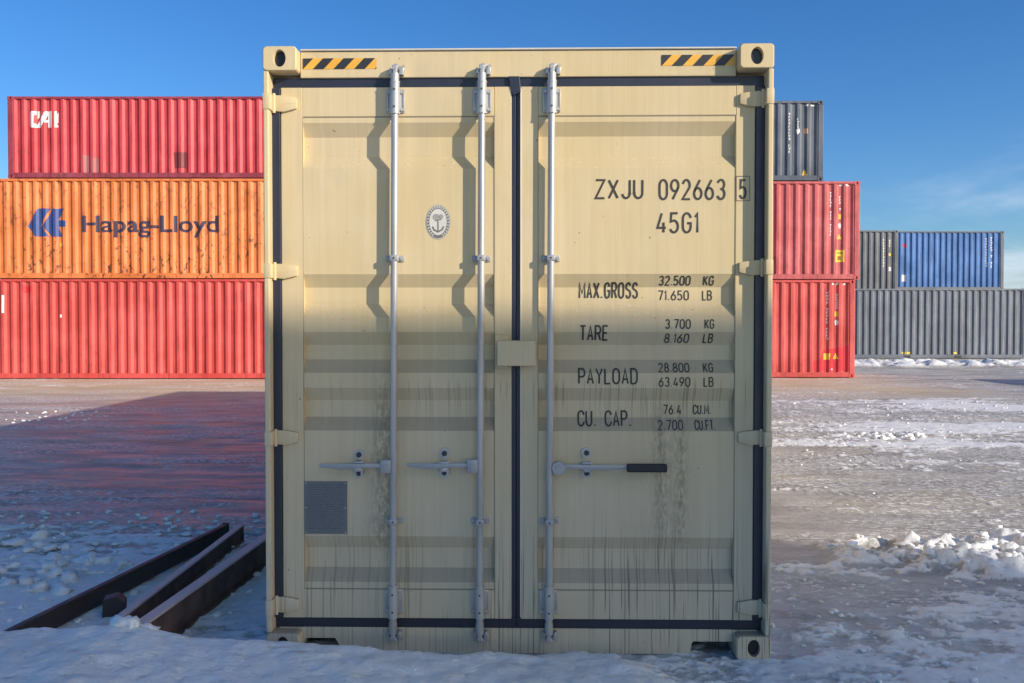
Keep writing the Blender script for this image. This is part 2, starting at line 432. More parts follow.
h2 = nt.math('ADD', nt.math('MULTIPLY', fn, 0.6), nt.math('MULTIPLY', nt.noise(nt.scaled(P, 1.6, 2.0, 1.0), 7.0, 7.0, 0.75), 1.0))
nt.put(bump.inputs['Height'], nt.math('ADD', h2, nt.math('MULTIPLY', sn, 0.35))); nt.put(b.inputs['Normal'], bump.outputs[0])
me.materials.append(m)

M_SNOW, nt, b = mat('snow')
tcn = nt.new('ShaderNodeTexCoord')
nt.put(b.inputs['Base Color'], snow_bits(nt, tcn.outputs['Object'])); b.inputs['Roughness'].default_value = 0.7
bump = nt.new('ShaderNodeBump'); bump.inputs['Strength'].default_value = 0.6; bump.inputs['Distance'].default_value = 0.01
nt.put(bump.inputs['Height'], nt.noise(tcn.outputs['Object'], 30.0, 5.0, 0.65)); nt.put(b.inputs['Normal'], bump.outputs[0])


def gz(x, y): return float(ground_fields(np.array([float(x)]), np.array([float(y)]))[0][0])


# loose snow crumbs and clods: nobody could count them
def clods(name, spots):
    vs, fs = [], []
    t = bmesh.new(); bmesh.ops.create_icosphere(t, subdivisions=2, radius=1.0)
    tv = np.array([v.co[:] for v in t.verts]); tf = [[v.index for v in f.verts] for f in t.faces]; t.free()
    for (x, y, r) in spots:
        ph = np.random.rand(3) * 6.28; d = tv * (1 + 0.30 * np.sin(tv[:, :1] * 3.1 + ph[0]) * np.sin(tv[:, 1:2] * 3.7 + ph[1]) + 0.22 * np.sin(tv[:, 2:3] * 5 + ph[2] + tv[:, :1] * 4) + 0.22 * (np.random.rand(len(tv), 1) - 0.5)); q = random.random() * 6.28
        d = d * np.array([r * random.uniform(.8, 1.5), r * random.uniform(.8, 1.3), r * random.uniform(.45, .8)])
        d = np.stack([d[:, 0] * math.cos(q) - d[:, 1] * math.sin(q), d[:, 0] * math.sin(q) + d[:, 1] * math.cos(q), d[:, 2]], -1)
        d += np.array([x, y, gz(x, y) + r * 0.25]); k = len(vs)
        vs += d.tolist(); fs += [[k + i for i in f] for f in tf]
    me = bpy.data.meshes.new(name); me.from_pydata(vs, [], fs); me.materials.append(M_SNOW)
    me.polygons.foreach_set('use_smooth', np.ones(len(fs), bool))
    o = bpy.data.objects.new(name, me); C.objects.link(o); return o


np.random.seed(3)
sp = []
for i in range(1100):                                             # on the right-hand pile
    x = random.uniform(1.9, 5.6); y = random.uniform(0.9, 2.9)
    if ground_fields(np.array([x]), np.array([y]))[0][0] > 0.045: sp.append((x, y, random.choice((.005, .008, .012, .016, .022, .034)) * random.uniform(.7, 1.3)))
o = clods('pile_snow', sp); tag(o, 'clods of clean snow heaped on the pile right of the beige container', 'snow', kind='stuff')
sp = []
for i in range(80): sp.append((random.gauss(-3.15, .42), random.gauss(1.55, .42), random.uniform(.015, .06)))
for i in range(9): sp.append((random.gauss(-1.79, .05), random.gauss(-.11, .02), random.uniform(.025, .045)))
for i in range(240): sp.append((random.uniform(-4.6, -1.5), random.uniform(0.1, 3.4), random.uniform(.008, .03)))
o = clods('broken_snow', sp); tag(o, 'broken snow clods in the shade left of the steel beams', 'snow', kind='stuff')
sp = []
for i in range(1300):
    x = random.uniform(1.5, 13); y = random.uniform(3.2, 14)
    s_ = float(ground_fields(np.array([x]), np.array([y]))[1][0])
    if random.random() < 0.12 + 0.7 * s_: sp.append((x, y, random.uniform(.005, .014) * (1 + y * .06)))
for i in range(60): sp.append((random.gauss(5.3, .26), random.gauss(8.4, .16), random.uniform(.015, .06)))
for i in range(160): sp.append((random.uniform(1.3, 3.6), random.uniform(-0.8, 1.4), random.uniform(.006, .018)))
for i in range(60): sp.append((random.uniform(-10, -7), random.uniform(10, 12), random.uniform(.01, .03)))
o = clods('scattered_snow', sp); tag(o, 'small crumbs of snow scattered over the icy yard', 'snow', kind='stuff')


# ------------------------------------------------------------------ containers of the stacks
def casting(mb, x0, x1, y0, y1, z0, z1, front=-1, hole=True):
    """ISO corner casting: bevelled steel block with an oval opening in its y face (front=-1: towards -y)"""
    N = 64; cx, cz = (x0 + x1) / 2, (z0 + z1) / 2; hw, hh = (x1 - x0) / 2, (z1 - z0) / 2
    yf, yb = (y0, y1) if front < 0 else (y1, y0); s = 1 if front < 0 else -1
    out, inn = [], []
    for i in range(N):
        a = 2 * math.pi * i / N; ca, sa = math.cos(a), math.sin(a)
        k = 1 / max(abs(ca), abs(sa)); X, Z = ca * k, sa * k
        rr = 0.74
        if abs(X) > rr and abs(Z) > rr:
            dx, dz = abs(X) - rr, abs(Z) - rr; l = math.hypot(dx, dz); g = (1 - rr) / l
            X = math.copysign(rr + dx * g, X); Z = math.copysign(rr + dz * g, Z)
        out.append((X * hw, Z * hh)); inn.append((ca * min(.029, hw * .5), sa * 0.040 if abs(sa) < .99 else sa * .040))
    lo = [(0.985, 0.000 + 0.006 * 1), (1.0, 0.014)]
    V = []
    def ring(pts, k, y): return [(cx + p[0] * k, y, cz + p[1] * k) for p in pts]
    rings = [ring(inn, 1, yf + s * 0.045), ring(inn, 1, yf + s * 0.003), ring(inn, 1.06, yf), ring(out, 0.94, yf), ring(out, 1.0, yf + s * 0.006), ring(out, 1.0, yb)]
    for r_ in rings: V += r_
    F = []
    for j in range(len(rings) - 1):
        for i in range(N):
            k = (i + 1) % N; F.append((j * N + i, j * N + k, (j + 1) * N + k, (j + 1) * N + i))
    F.append(tuple(range(N))); F.append(tuple((len(rings) - 1) * N + i for i in range(N)))
    b = bmesh.new(); vs = [b.verts.new(v) for v in V]
    for f in F: b.faces.new([vs[i] for i in f])
    bmesh.ops.recalc_face_normals(b, faces=b.faces[:])
    mb._merge(b)


def sheet(pts, fixed, z0, z1, axis='x', out=-1):
    """folded sheet: pts are (along, depth); fixed is the outer plane"""
    mb = MB(); V = []; n = len(pts)
    for z in (z0, z1):
        for a, d in pts:
            V.append((a, fixed - out * d, z) if axis == 'x' else (fixed - out * d, a, z))
    mb.poly(V, [(i, i + 1, n + i + 1, n + i) for i in range(n - 1)])
    return mb


def make_container(label, L, H, mpaint, loc, group, mrail=None, post=0.16, cat='container', rz=0.0):
    """long side faces -y; origin at the front bottom left corner"""
    W = 2.438
    t = thing('shipping_container', label, cat, loc, rz, group)
    mr = mrail or mpaint
    pr = corr_profile(L, post, L - post)
    sheet(pr, 0.022, 0.15, H - 0.06, 'x', -1).build('side_wall', mpaint, t)
    sheet(pr, W - 0.022, 0.15, H - 0.06, 'x', 1).build('side_wall', mpaint, t)
    pe = corr_profile(W, 0.12, W - 0.12)
    sheet(pe, 0.03, 0.12, H - 0.1, 'y', -1).build('end_wall', mpaint, t)
    sheet(pe, L - 0.03, 0.12, H - 0.1, 'y', 1).build('end_wall', mpaint, t)
    MB().box(0.1, L - 0.1, 0.03, W - 0.03, H - 0.03, H - 0.012).build('roof', mpaint, t)
    MB().box(0.1, L - 0.1, 0.04, W - 0.04, 0.10, 0.145).build('floor', M_DARK, t)
    for y0, y1 in ((0.006, 0.07), (W - 0.07, W - 0.006)):
        MB().box(0.17, L - 0.17, y0, y1, 0.02, 0.165, 0.006).build('bottom_rail', mr, t)
        MB().box(0.17, L - 0.17, y0, y1, H - 0.075, H - 0.006, 0.006).build('top_rail', mr, t)
    for x0, x1 in ((0.008, 0.07), (L - 0.07, L - 0.008)):
        MB().box(x0, x1, 0.17, W - 0.17, 0.02, 0.15, 0.006).build('end_sill', mr, t)
        MB().box(x0, x1, 0.17, W - 0.17, H - 0.13, H - 0.006, 0.006).build('end_header', mr, t)
    for x0, x1 in ((0.004, post), (L - post, L - 0.004)):
        for y0, y1 in ((0.004, 0.14), (W - 0.14, W - 0.004)):
            MB().box(x0, x1, y0, y1, 0.117, H - 0.117, 0.012).build('corner_post', mr, t)
    for x0 in (0, L - 0.178):
        for y0 in (0, W - 0.162):
            for z0 in (0, H - 0.118):
                mb = MB(); casting(mb, x0, x0 + 0.178, y0, y0 + 0.162, z0, z0 + 0.118, -1 if y0 == 0 else 1)
                mb.build('corner_casting', mr, t)
    t['prof'] = 0; del t['prof']
    return t, pr


P_CAI = paint('crimson_paint', (0.53, 0.045, 0.058), 0.16, 0.10, off=1)
P_ORANGE = paint('orange_paint', (0.68, 0.185, 0.045), 0.55, 0.12, off=2)
P_RED = paint('bright_red_paint', (0.58, 0.068, 0.058), 0.14, 0.10, off=3)
P_RED2 = paint('dusty_red_paint', (0.50, 0.10, 0.105), 0.16, 0.14, off=4)
P_RED3 = paint('scarlet_paint', (0.57, 0.078, 0.070), 0.14, 0.12, off=5)
P_SLATE = paint('slate_blue_paint', (0.075, 0.095, 0.13), 0.10, 0.14, off=6)
P_GREY = paint('mid_grey_paint', (0.14, 0.165, 0.205), 0.05, 0.10, off=7)
P_GREY2 = paint('dark_grey_paint', (0.13, 0.145, 0.165), 0.05, 0.10, off=8)
P_BLUE = paint('blue_paint', (0.045, 0.145, 0.38), 0.05, 0.14, off=9)
P_GREEN = paint('green_paint', (0.06, 0.20, 0.12), 0.2, 0.1, off=10)

YL, YR = 21.53, 22.03            # front planes of the left and right stack
HC, ST = 2.90, 2.36
cai, pr_cai = make_container('crimson container with white lettering, top of the left stack', 12.19, ST, P_CAI, (-14.56, YL, 2 * HC + .004), 'stacked containers', mrail=paint('dark_crimson_rail', (0.27, 0.035, 0.06), 0.3))
ora, pr_ora = make_container('orange container with blue bird mark and dark lettering, middle of the left stack', 12.19, HC, P_ORANGE, (-15.1, YL, HC + .002), 'stacked containers')
red, pr_red = make_container('plain bright red container at the bottom of the left stack, under the orange one', 12.19, HC, P_RED, (-15.5, YL, 0), 'stacked containers')
sla, pr_sla = make_container('dark slate container on top of the right stack, above two red ones', 6.058, ST, P_SLATE, (9.17 - 6.058, YR, 2 * HC + .004), 'stacked containers')
rdm, pr_rdm = make_container('dusty red container with yellow label, middle of the right stack', 12.19, HC, P_RED2, (10.26 - 12.19, YR, HC + .002), 'stacked containers')
rdb, pr_rdb = make_container('scarlet container with bright touch-up patch at the bottom of the right stack', 12.19, HC, P_RED3, (10.14 - 12.19, YR, 0), 'stacked containers')
gry, pr_gry = make_container('long mid grey container standing alone behind the ragged snow ridge', 12.19, 2.88, P_GREY, (9.0, 32.35, 0.16), 'containers of the far rows')
gr2, pr_gr2 = make_container('dark grey container beside the blue one, upper tier of the far row', 12.19, HC, P_GREY2, (17.83 - 12.19, 36.9, HC + 0.002 + .1), 'containers of the far rows')
g2b, _ = make_container('grey container of the far row, directly underneath the dark grey one', 12.19, HC, P_GREY, (17.83 - 12.19, 36.9, .1), 'containers of the far rows')
blu, pr_blu = make_container('blue container with grey end posts, upper tier at the far right', 6.058, HC, P_BLUE, (24.08 - 6.058, 39.36, HC + 0.16 + .16), 'containers of the far rows', mrail=P_GREY2)
blb, _ = make_container('grey container of the far row, directly underneath the blue one', 6.058, HC + .15, P_GREY2, (24.08 - 6.058, 39.36, .16), 'containers of the far rows')
# the stack behind the viewer whose shadow lies over the lower half of the doors
for cx_, SHY, names in ((9.8, -13.56, ('green', 'grey', 'red')), (22.15, -16.0, ('blue', 'red', 'orange'))):
    for j, nme in enumerate(names):
        make_container('%s container behind the viewer, %s of the %s stack' % (nme, ('bottom', 'middle', 'top')[j], 'nearer' if cx_ < 11 else 'farther right'),
                       12.19, HC, {'green': P_GREEN, 'grey': P_GREY, 'red': P_RED, 'blue': P_BLUE, 'orange': P_ORANGE}[nme], (cx_, SHY, HC * j), 'stack behind the viewer')
make_container('grey container right of the frame, its shadow reaching into the yard', 12.19, HC, P_GREY2, (20.0, 14.3, 0), 'containers of the far rows')


def flat_poly(bm, pts, y=0.0):
    vs = [bm.verts.new((p[0], y, p[1])) for p in pts]; f = bm.faces.new(vs)
    f.normal_update()
    if f.normal.y > 0: f.normal_flip()


def px_side(px, py, t):
    """where the sight line through a picture point meets the front plane of a container, in its own coordinates"""
    d = Vector(((px - 512) / F_PX, 1, (341.5 - py) / F_PX))
    d = Vector((d.x, d.y * math.cos(PITCH) + d.z * math.sin(PITCH), -d.y * math.sin(PITCH) + d.z * math.cos(PITCH)))
    k = (t.location.y + 0.02 - CAM.y) / d.y; p = CAM + d * k
    return (p.x - t.location.x, p.z - t.location.z)


def mark(name, t, prof, polys, m, eps=0.003):
    bm = bmesh.new()
    for i, pts in enumerate(polys): flat_poly(bm, pts)
    decal(bm, [p[0] for p in prof], 0, lambda c: 0.022 + lerp_prof(prof, c.x) - eps)
    me = bpy.data.meshes.new(name); bm.to_mesh(me); bm.free(); me.materials.append(m)
    o = bpy.data.objects.new(name, me); C.objects.link(o); o.parent = t; return o


def S(t, pts, sx=1.0, ox=0.0, oy=0.0): return [px_side(ox + p[0] / sx, oy + p[1] / sx, t) for p in pts]


# white lettering of the crimson container
k_ = (9.76, 0, 90)
CAI = [[(300, 205), (350, 205), (350, 240), (330, 246), (328, 322), (350, 330), (350, 366), (305, 366), (285, 342), (285, 225)],
       [(358, 205), (388, 205), (388, 255), (358, 285)],
       [(352, 366), (352, 345), (438, 205), (462, 205), (462, 238), (396, 366)],
       [(466, 205), (502, 205), (502, 366), (462, 366), (462, 235)],
       [(431, 290), (462, 290), (462, 314), (418, 314)],
       [(530, 205), (548, 205), (545, 240), (563, 215), (563, 312), (548, 330), (563, 345), (560, 362), (530, 362)]]
mark('lettering', cai, pr_cai, [S(cai, p, *k_) for p in CAI], M_WHITE)
mark('dark_patch', cai, pr_cai, [S(cai, p) for p in ([(173, 152), (186, 152), (186, 168), (174, 168)],)], simple('patch_dark', (0.20, 0.03, 0.035), .6))
mark('grey_patch', cai, pr_cai, [S(cai, p) for p in ([(82, 155), (90, 155), (90, 178), (84, 178)], [(92, 158), (98, 158), (98, 178), (92, 178)])], simple('patch_grey', (0.36, 0.12, 0.12), .6))
# bird mark and name on the orange container
k_ = (4.267, 0, 190)
BIRD = [[(115, 154), (160, 78), (212, 78), (172, 150), (208, 198), (150, 198)],
        [(222, 80), (274, 78), (246, 128), (280, 130), (280, 156), (246, 156), (264, 199), (218, 199), (182, 152)]]
mark('bird_mark', ora, pr_ora, [S(ora, p, *k_) for p in BIRD], M_BLUELOGO)


def font_decal(name, t, prof, text, p0, p1, m, bold=0.0, rot=False, eps=0.004):
    """text filling the picture rectangle p0 (top left) .. p1 (bottom right) on a container side"""
    cu = bpy.data.curves.new(name, 'FONT'); cu.body = text; cu.size = 1.0; cu.offset = bold; cu.resolution_u = 5
    tmp = bpy.data.objects.new(name, cu); C.objects.link(tmp)
    me = tmp.to_mesh(); bm = bmesh.new(); bm.from_mesh(me); tmp.to_mesh_clear()
    bpy.data.objects.remove(tmp); bpy.data.curves.remove(cu)
    xs_ = [v.co.x for v in bm.verts]; ys_ = [v.co.y for v in bm.verts]
    a = px_side(p0[0], p0[1], t); b2 = px_side(p1[0], p1[1], t)
    for v in bm.verts:
        u = (v.co.x - min(xs_)) / (max(xs_) - min(xs_)); w = (v.co.y - min(ys_)) / (max(ys_) - min(ys_))
        v.co = Vector((a[0] + (b2[0] - a[0]) * u, 0, b2[1] + (a[1] - b2[1]) * w))
    decal(bm, [p[0] for p in prof], 0, lambda c: 0.022 + lerp_prof(prof, c.x) - eps)
    me = bpy.data.meshes.new(name); bm.to_mesh(me); bm.free(); me.materials.append(m)
    o = bpy.data.objects.new(name, me); C.objects.link(o); o.parent = t; return o


font_decal('lettering', ora, pr_ora, 'Hapag-Lloyd', (82, 215.5), (218.5, 237.5), M_NAVY, 0.020)


def bars(t, prof, x0, x1, y0, y1, n, seed, m=M_WHITE, name='side_marking', keep=0.85):
    """a column of small worn characters, too small to read"""
    rr = random.Random(seed); P_ = []
    st = (y1 - y0) / n
    for i in range(n):
        if rr.random() > keep: continue
        ya = y0 + i * st; w = (x1 - x0); q = rr.random()
        P_.append([(x0, ya), (x0 + w * (.5 + .5 * q), ya), (x0 + w * (.5 + .5 * q), ya + st * .22), (x0, ya + st * .22)])
        P_.append([(x0 + w * .3 * q, ya + st * .25), (x0 + w * (.35 + .3 * q), ya + st * .25), (x0 + w * (.35 + .3 * q), ya + st * .7), (x0 + w * .3 * q, ya + st * .7)])
    mark(name, t, prof, [S(t, p) for p in P_], m)


bars(sla, pr_sla, 788.4, 790.6, 113, 154, 13, 1); bars(sla, pr_sla, 797, 799.5, 113, 129, 6, 2)
mark('side_marking', sla, pr_sla, [S(sla, [(796.5, 129), (799.5, 128.5), (800, 132), (797.5, 134.5), (796, 131.5)])], M_WHITE)
mark('orange_label', sla, pr_sla, [S(sla, [(804.5, 128.5), (808, 128.5), (808, 133.5), (804.5, 133.5)])], simple('orange_label', (.7, .32, .15), .5))
mark('warning_triangle', sla, pr_sla, [S(sla, [(804.7, 169), (807.3, 175.5), (802, 175.5)])], M_YMARK)
mark('top_marking', sla, pr_sla, [S(sla, [(805.5, 104.5), (808.5, 104.5), (808, 106), (806, 106)]), S(sla, [(811, 104.5), (815, 104.5), (814.5, 106), (811.5, 106)])], M_WHITE)
bars(rdm, pr_rdm, 830.2, 832.6, 192, 240, 15, 3); bars(rdm, pr_rdm, 839.5, 842.3, 196, 211, 5, 4)
mark('top_marking', rdm, pr_rdm, [S(rdm, [(839, 184), (843, 184), (842.5, 186), (840, 186)]), S(rdm, [(845.5, 184), (849.5, 184), (849, 186), (846, 186)])], M_WHITE)
mark('orange_label', rdm, pr_rdm, [S(rdm, [(838.7, 214), (841.6, 214), (841.6, 219), (838.7, 219)])], M_YMARK)
mark('round_label', rdm, pr_rdm, [S(rdm, [(838.6, 224), (840.5, 222.5), (841.8, 225), (841.2, 228.5), (839, 228)])], M_WHITE)
mark('warning_triangle', rdm, pr_rdm, [S(rdm, [(839.5, 233.5), (842, 239), (837, 239)])], M_YMARK)
mark('yellow_label', rdm, pr_rdm, [S(rdm, [(835.3, 250), (844.4, 250), (844.2, 262), (835, 262)])], M_YMARK)
mark('yellow_label_lines', rdm, pr_rdm, [S(rdm, [(836.3, 252.5), (843.2, 252.5), (843.2, 253.5), (836.3, 253.5)]), S(rdm, [(837.5, 256), (841.2, 256), (841.2, 260), (837.5, 260)])], simple('label_ink', (.35, .12, .02), .5), eps=.005)
bars(rdb, pr_rdb, 826.6, 829, 292, 341, 15, 5); bars(rdb, pr_rdb, 836.2, 838.8, 294, 310, 6, 6)
mark('top_marking', rdb, pr_rdb, [S(rdb, [(833, 282), (835, 282), (833.5, 285), (832, 285)]), S(rdb, [(837, 282), (839, 282), (837.5, 285), (836, 285)]), S(rdb, [(844, 283), (846.5, 283), (845.5, 285), (843.5, 285)])], M_WHITE)
mark('orange_label', rdb, pr_rdb, [S(rdb, [(835, 311.5), (838.5, 311.5), (838.5, 316.5), (835, 316.5)])], M_YMARK)
mark('round_label', rdb, pr_rdb, [S(rdb, [(835, 321), (837, 319.5), (838.8, 322), (838, 325), (835.5, 325.3)])], M_WHITE)
mark('touch_up_patch', rdb, pr_rdb, [S(rdb, [(813.5, 361), (820, 360), (824, 350), (852, 345), (850, 371), (813, 371)])], simple('fresh_red', (.62, .035, .05), .4), eps=.002)
mark('warning_label', rdb, pr_rdb, [S(rdb, [(824, 353.5), (830.5, 353.5), (829.5, 359.5), (824, 360)]), S(rdb, [(836, 353), (838.8, 359), (833.3, 359)])], M_YMARK)
mark('bottom_marking', rdb, pr_rdb, [S(rdb, [(832, 368), (833.3, 370), (830.6, 370)])], M_WHITE)
mark('white_label', red, pr_red, [S(red, [(1.5, 295), (4, 295), (4, 313), (1.5, 313)]), S(red, [(60, 314.5), (61.8, 314.5), (61.8, 317.5), (60, 317.5)])], M_WHITE)
mark('touch_up_patch', red, pr_red, [S(red, [(22, 286), (31, 286), (31, 293), (24, 293)])], simple('fresh_red_paint', (.60, .02, .03), .4))
mark('yellow_dab', ora, pr_ora, [S(ora, [(59, 243), (61, 242.5), (61.5, 246), (59.5, 246.5)])], M_YMARK)
bars(gr2, pr_gr2, 883, 885, 239, 271, 11, 7); bars(gr2, pr_gr2, 889, 891, 240, 250, 4, 8)
mark('yellow_mark', gr2, pr_gr2, [S(gr2, [(888.7, 253), (891, 253), (891, 256), (888.7, 256)])], M_YMARK)
mark('round_label', gr2, pr_gr2, [S(gr2, [(888.7, 267), (891.2, 267), (891.2, 271), (888.7, 271)])], M_WHITE)
bars(blu, pr_blu, 986, 987.8, 238, 268, 11, 9, keep=.9); bars(blu, pr_blu, 991, 993.5, 237, 252, 6, 10); bars(blu, pr_blu, 991, 993.5, 255, 269, 4, 11)
mark('red_mark', blu, pr_blu, [S(blu, [(902.5, 244), (906.5, 243), (906.5, 248), (903, 247)])], simple('red_mark', (.5, .05, .1), .5))
mark('white_label', blu, pr_blu, [S(blu, [(901.8, 274.8), (905.6, 274.8), (905.6, 281.5), (901.8, 281.5)])], M_WHITE)
mark('yellow_mark', gry, pr_gry, [S(gry, [(x_, 352), (x_ + 3.8, 352), (x_ + 3.8, 354), (x_, 354)]) for x_ in (902, 907, 953.5)] , M_YMARK)
# fork pockets of the long grey container: dark boxes paint the shade of its openings
for x_ in (903.5, 954.5):
    a = px_side(x_, 355, gry); b2 = px_side(x_ + 7, 359, gry)
    MB().box(a[0], b2[0], -0.004, 0.05, 0.035, 0.13, 0.004).build('fork_pocket_shade', M_DARK, gry)

# ------------------------------------------------------------------ the beige container with its doors
YAW = R(-1.1)
CX = 0.024
HB = 2.950; WB = 2.438; LB = 12.192
front = thing('shipping_container', 'large beige container with closed double doors and three locking rods, nearest to the viewer', 'container', (CX, 0, 0), YAW)


def loc(px, py, d):
    """door-side measurement: picture point -> (x, z) in the container's frame on the plane d metres behind its front"""
    v = Vector(((px - 512) / F_PX, 1, (341.5 - py) / F_PX))
    v = Vector((v.x, v.y * math.cos(PITCH) + v.z * math.sin(PITCH), -v.y * math.sin(PITCH) + v.z * math.cos(PITCH)))
    Ri = Matrix.Rotation(-YAW, 3, 'Z')
    o_ = Ri @ (CAM - front.location); v = Ri @ v
    p = o_ + v * ((d - o_.y) / v.y)
    return p.x, p.z


def LX(px, d=0.072, py=341): return loc(px, py, d)[0]
def LZ(py, d=0.072, px=517): return loc(px, py, d)[1]


DP = 0.072                                    # door face lies this far behind the posts
RZ = [(122, 168.5), (274, 317), (332, 373), (388, 431), (537, 583)]
recess = []                                   # (z_top, z_top_in, z_bot_in, z_bot)
for a, b_ in RZ:
    zt, zb = LZ(a), LZ(b_); recess.append((zt, zt - 0.064, zb + 0.064, zb))
ZT, ZB = LZ(86.5), LZ(619)                    # door top and bottom edges
WT, WBm = LZ(116.5), LZ(589.5)                # weld seams of the panel
prof_d = [(WBm, 0.0)]
for zt, zi, zj, zb in reversed(recess): prof_d += [(zb, 0.0), (zj, 0.036), (zi, 0.036), (zt, 0.0)]
prof_d.append((WT, 0.0))


def door(px0, px1, pxa, pxb):
    """px0..px1 door edges, pxa..pxb panel edges"""
    x0, x1, xa, xb = LX(px0), LX(px1), LX(pxa), LX(pxb)
    mb = MB()
    mb.box(x0, xa, DP, DP + 0.05, ZB, ZT, 0.003); mb.box(xb, x1, DP, DP + 0.05, ZB, ZT, 0.003)
    mb.box(xa + .0005, xb - .0005, DP + 0.0012, DP + 0.05, WT + 0.004, ZT - .0005, 0.002); mb.box(xa + .0005, xb - .0005, DP + 0.0012, DP + 0.05, ZB + .0005, WBm - 0.004, 0.002)
    # corrugated panel, let in between the frame members, slightly uneven like pressed sheet
    n = 40; pts = []
    for (za, ya), (zb_, yb_) in zip(prof_d, prof_d[1:]):
        k = max(1, int((zb_ - za) / 0.06))
        for i in range(k): pts.append((za + (zb_ - za) * i / k, ya + (yb_ - ya) * i / k))
    pts.append(prof_d[-1]); V = []; Fc = []
    for j, (z, d) in enumerate(pts):
        for i in range(n + 1):
            x = xa - 0.002 + (xb - xa + 0.004) * i / n
            V.append((x, DP + 0.003 + d, z))
    for j in range(len(pts) - 1):
        for i in range(n):
            a = j * (n + 1) + i; Fc.append((a, a + 1, a + n + 2, a + n + 1))
    mb.poly(V, Fc)
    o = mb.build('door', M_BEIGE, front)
    # rolled weld beads round the panel
    wb = MB()
    for z in (WT + .001, WBm - .001): wb.tube((xa, DP + .003, z), (xb, DP + .003, z), 0.0026, 8)
    for x in (xa, xb): wb.tube((x, DP + .002, WBm), (x, DP + .002, WT), 0.0022, 8)
    wb.build('weld_seam', simple('weld_seam', (.30, .25, .17), .6), o)
    return o


doorL = door(282, 511.5, 303.5, 494.5)
doorR = door(520.5, 754, 538, 735)


def face_y(z):                                # panel surface at height z
    return DP + 0.003 + lerp_prof(prof_d, z) if WBm < z < WT else DP + 0.001


# rubber gaskets: proud lips round each door leaf
def gasket(x0, x1, xa, xb, parent, side):
    mb = MB(); y0, y1 = DP + 0.010, DP + 0.045
    zt, zb = LZ(77), LZ(628)
    mb.box(x0, x1, y0, y1, ZT - .004, zt + 0.004, 0.003)
    mb.box(x0, x1, y0, y1, zb - .004, ZB + .004, 0.003)
    mb.box(x0, xa + (.004 if side > 0 else -.001), (y0 + .0007 if side > 0 else .061), y1 - .001, ZB + .005, ZT - .005, 0.003)
    mb.box(xb + (-.004 if side < 0 else .001), x1, (y0 + .0007 if side < 0 else .061), y1 - .001, ZB + .005, ZT - .005, 0.003)
    mb.build('gasket', M_GASKET, parent)


XC = LX(516.2)
gasket(LX(268.0), XC - .0006, LX(282), LX(511.5), doorL, -1)
gasket(XC + .0006, LX(768.3), LX(520.5), LX(754), doorR, 1)
# outer lip and small upstand over the meeting edge
x0 = LX(520.5)
MB().box(x0 - .002, x0 + .004, DP - .004, DP + .01, ZB + .01, ZT - .01, .0015).build('edge_strip', simple('pale_edge', (.62, .58, .50), .5), doorR)  # paler strip along the right door's meeting edge
MB().prism_xz([loc(508.5, 76.5, DP), loc(519.5, 76.5, DP), loc(521, 92, DP), loc(513, 96, DP), loc(510, 86, DP)], DP - .006, DP + .012, .002).build('gasket_corner', M_GASKET, doorL)

# frame: posts, header, sill, roof, walls
XLo, XRo = -WB / 2, WB / 2
for s in (-1, 1):
    mb = MB()
    xo = s * WB / 2; xi = xo - s * 0.026
    a, b_ = sorted((xo, xi)); mb.box(a, b_, 0.003, 0.09, 0.118, HB - 0.118, 0.006, 3)
    a, b_ = sorted((xo - s * .002, xo - s * 0.16)); mb.box(a, b_, 0.1201, 0.18, 0.118, HB - 0.118, 0.004)
    a, b_ = sorted((xo - s * .0015, xo - s * 0.012)); mb.box(a, b_, 0.09, 0.1205, 0.1185, HB - 0.1185, 0.0)
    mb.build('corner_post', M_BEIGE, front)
zt = LZ(77); ztop = LZ(50.5)
hx = WB / 2 - 0.163
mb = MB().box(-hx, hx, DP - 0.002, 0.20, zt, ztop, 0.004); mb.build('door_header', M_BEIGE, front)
MB().box(-hx + .001, hx - .001, DP - 0.012, 0.22, ztop + .001, ztop + 0.010, 0.003).build('header_lip', simple('pale_lip', (.60, .56, .47), .5), front)
for s in (-1, 1):                               # filler plates between header and post behind the hinges
    a, b_ = sorted((s * (WB / 2 - .012), s * hx)); MB().box(a, b_, DP + 0.046, 0.12, zt - .03, HB - .118).build('header_gusset', M_BEIGE, front)
zs = LZ(628.5)
# sill with its two fork openings (polygon outline)
zl = LZ(653.5); z1_ = LZ(639.5); z2_ = LZ(647, px=320)
xL0, xL1, xR0, xR1 = LX(301), LX(337), LX(693), LX(733)
pts = [(-hx, zs), (hx, zs), (hx, LZ(640.5)), (xR1, LZ(640.5)), (xR0 + .008, LZ(640.5)), (xR0, LZ(643)), (xR0 - .008, zl), (xL1 + .012, zl), (xL1, LZ(645)), (xL1 - .015, z1_), (xL0 + .02, z1_), (xL0, LZ(643)), (xL0, zl), (-hx, zl)]
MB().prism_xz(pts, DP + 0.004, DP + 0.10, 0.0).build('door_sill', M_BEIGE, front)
MB().box(-hx, hx, DP + 0.101, 0.30, 0.06, zs - .002).build('sill_back', simple('under_steel', (.03, .04, .06), .7), front)
# castings front and rear
for s in (-1, 1):
    for z0 in (0.0, HB - 0.118):
        a, b_ = sorted((s * (WB / 2 + .001), s * (WB / 2 - .162)))
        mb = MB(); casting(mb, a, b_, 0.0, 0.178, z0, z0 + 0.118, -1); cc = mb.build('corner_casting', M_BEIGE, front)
        mb = MB(); mb.prism_xz([((a + b_) / 2 + .0275 * math.cos(t_ * .2618), z0 + .059 + .0385 * math.sin(t_ * .2618)) for t_ in range(24)], .026, .04); mb.build('aperture_shade', M_HOLE_SHADE, cc)  # near-black plug paints the shade inside the casting's hole
        mb = MB(); casting(mb, a, b_, LB - .178, LB, z0, z0 + 0.118, 1); mb.build('corner_casting', M_BEIGE, front)
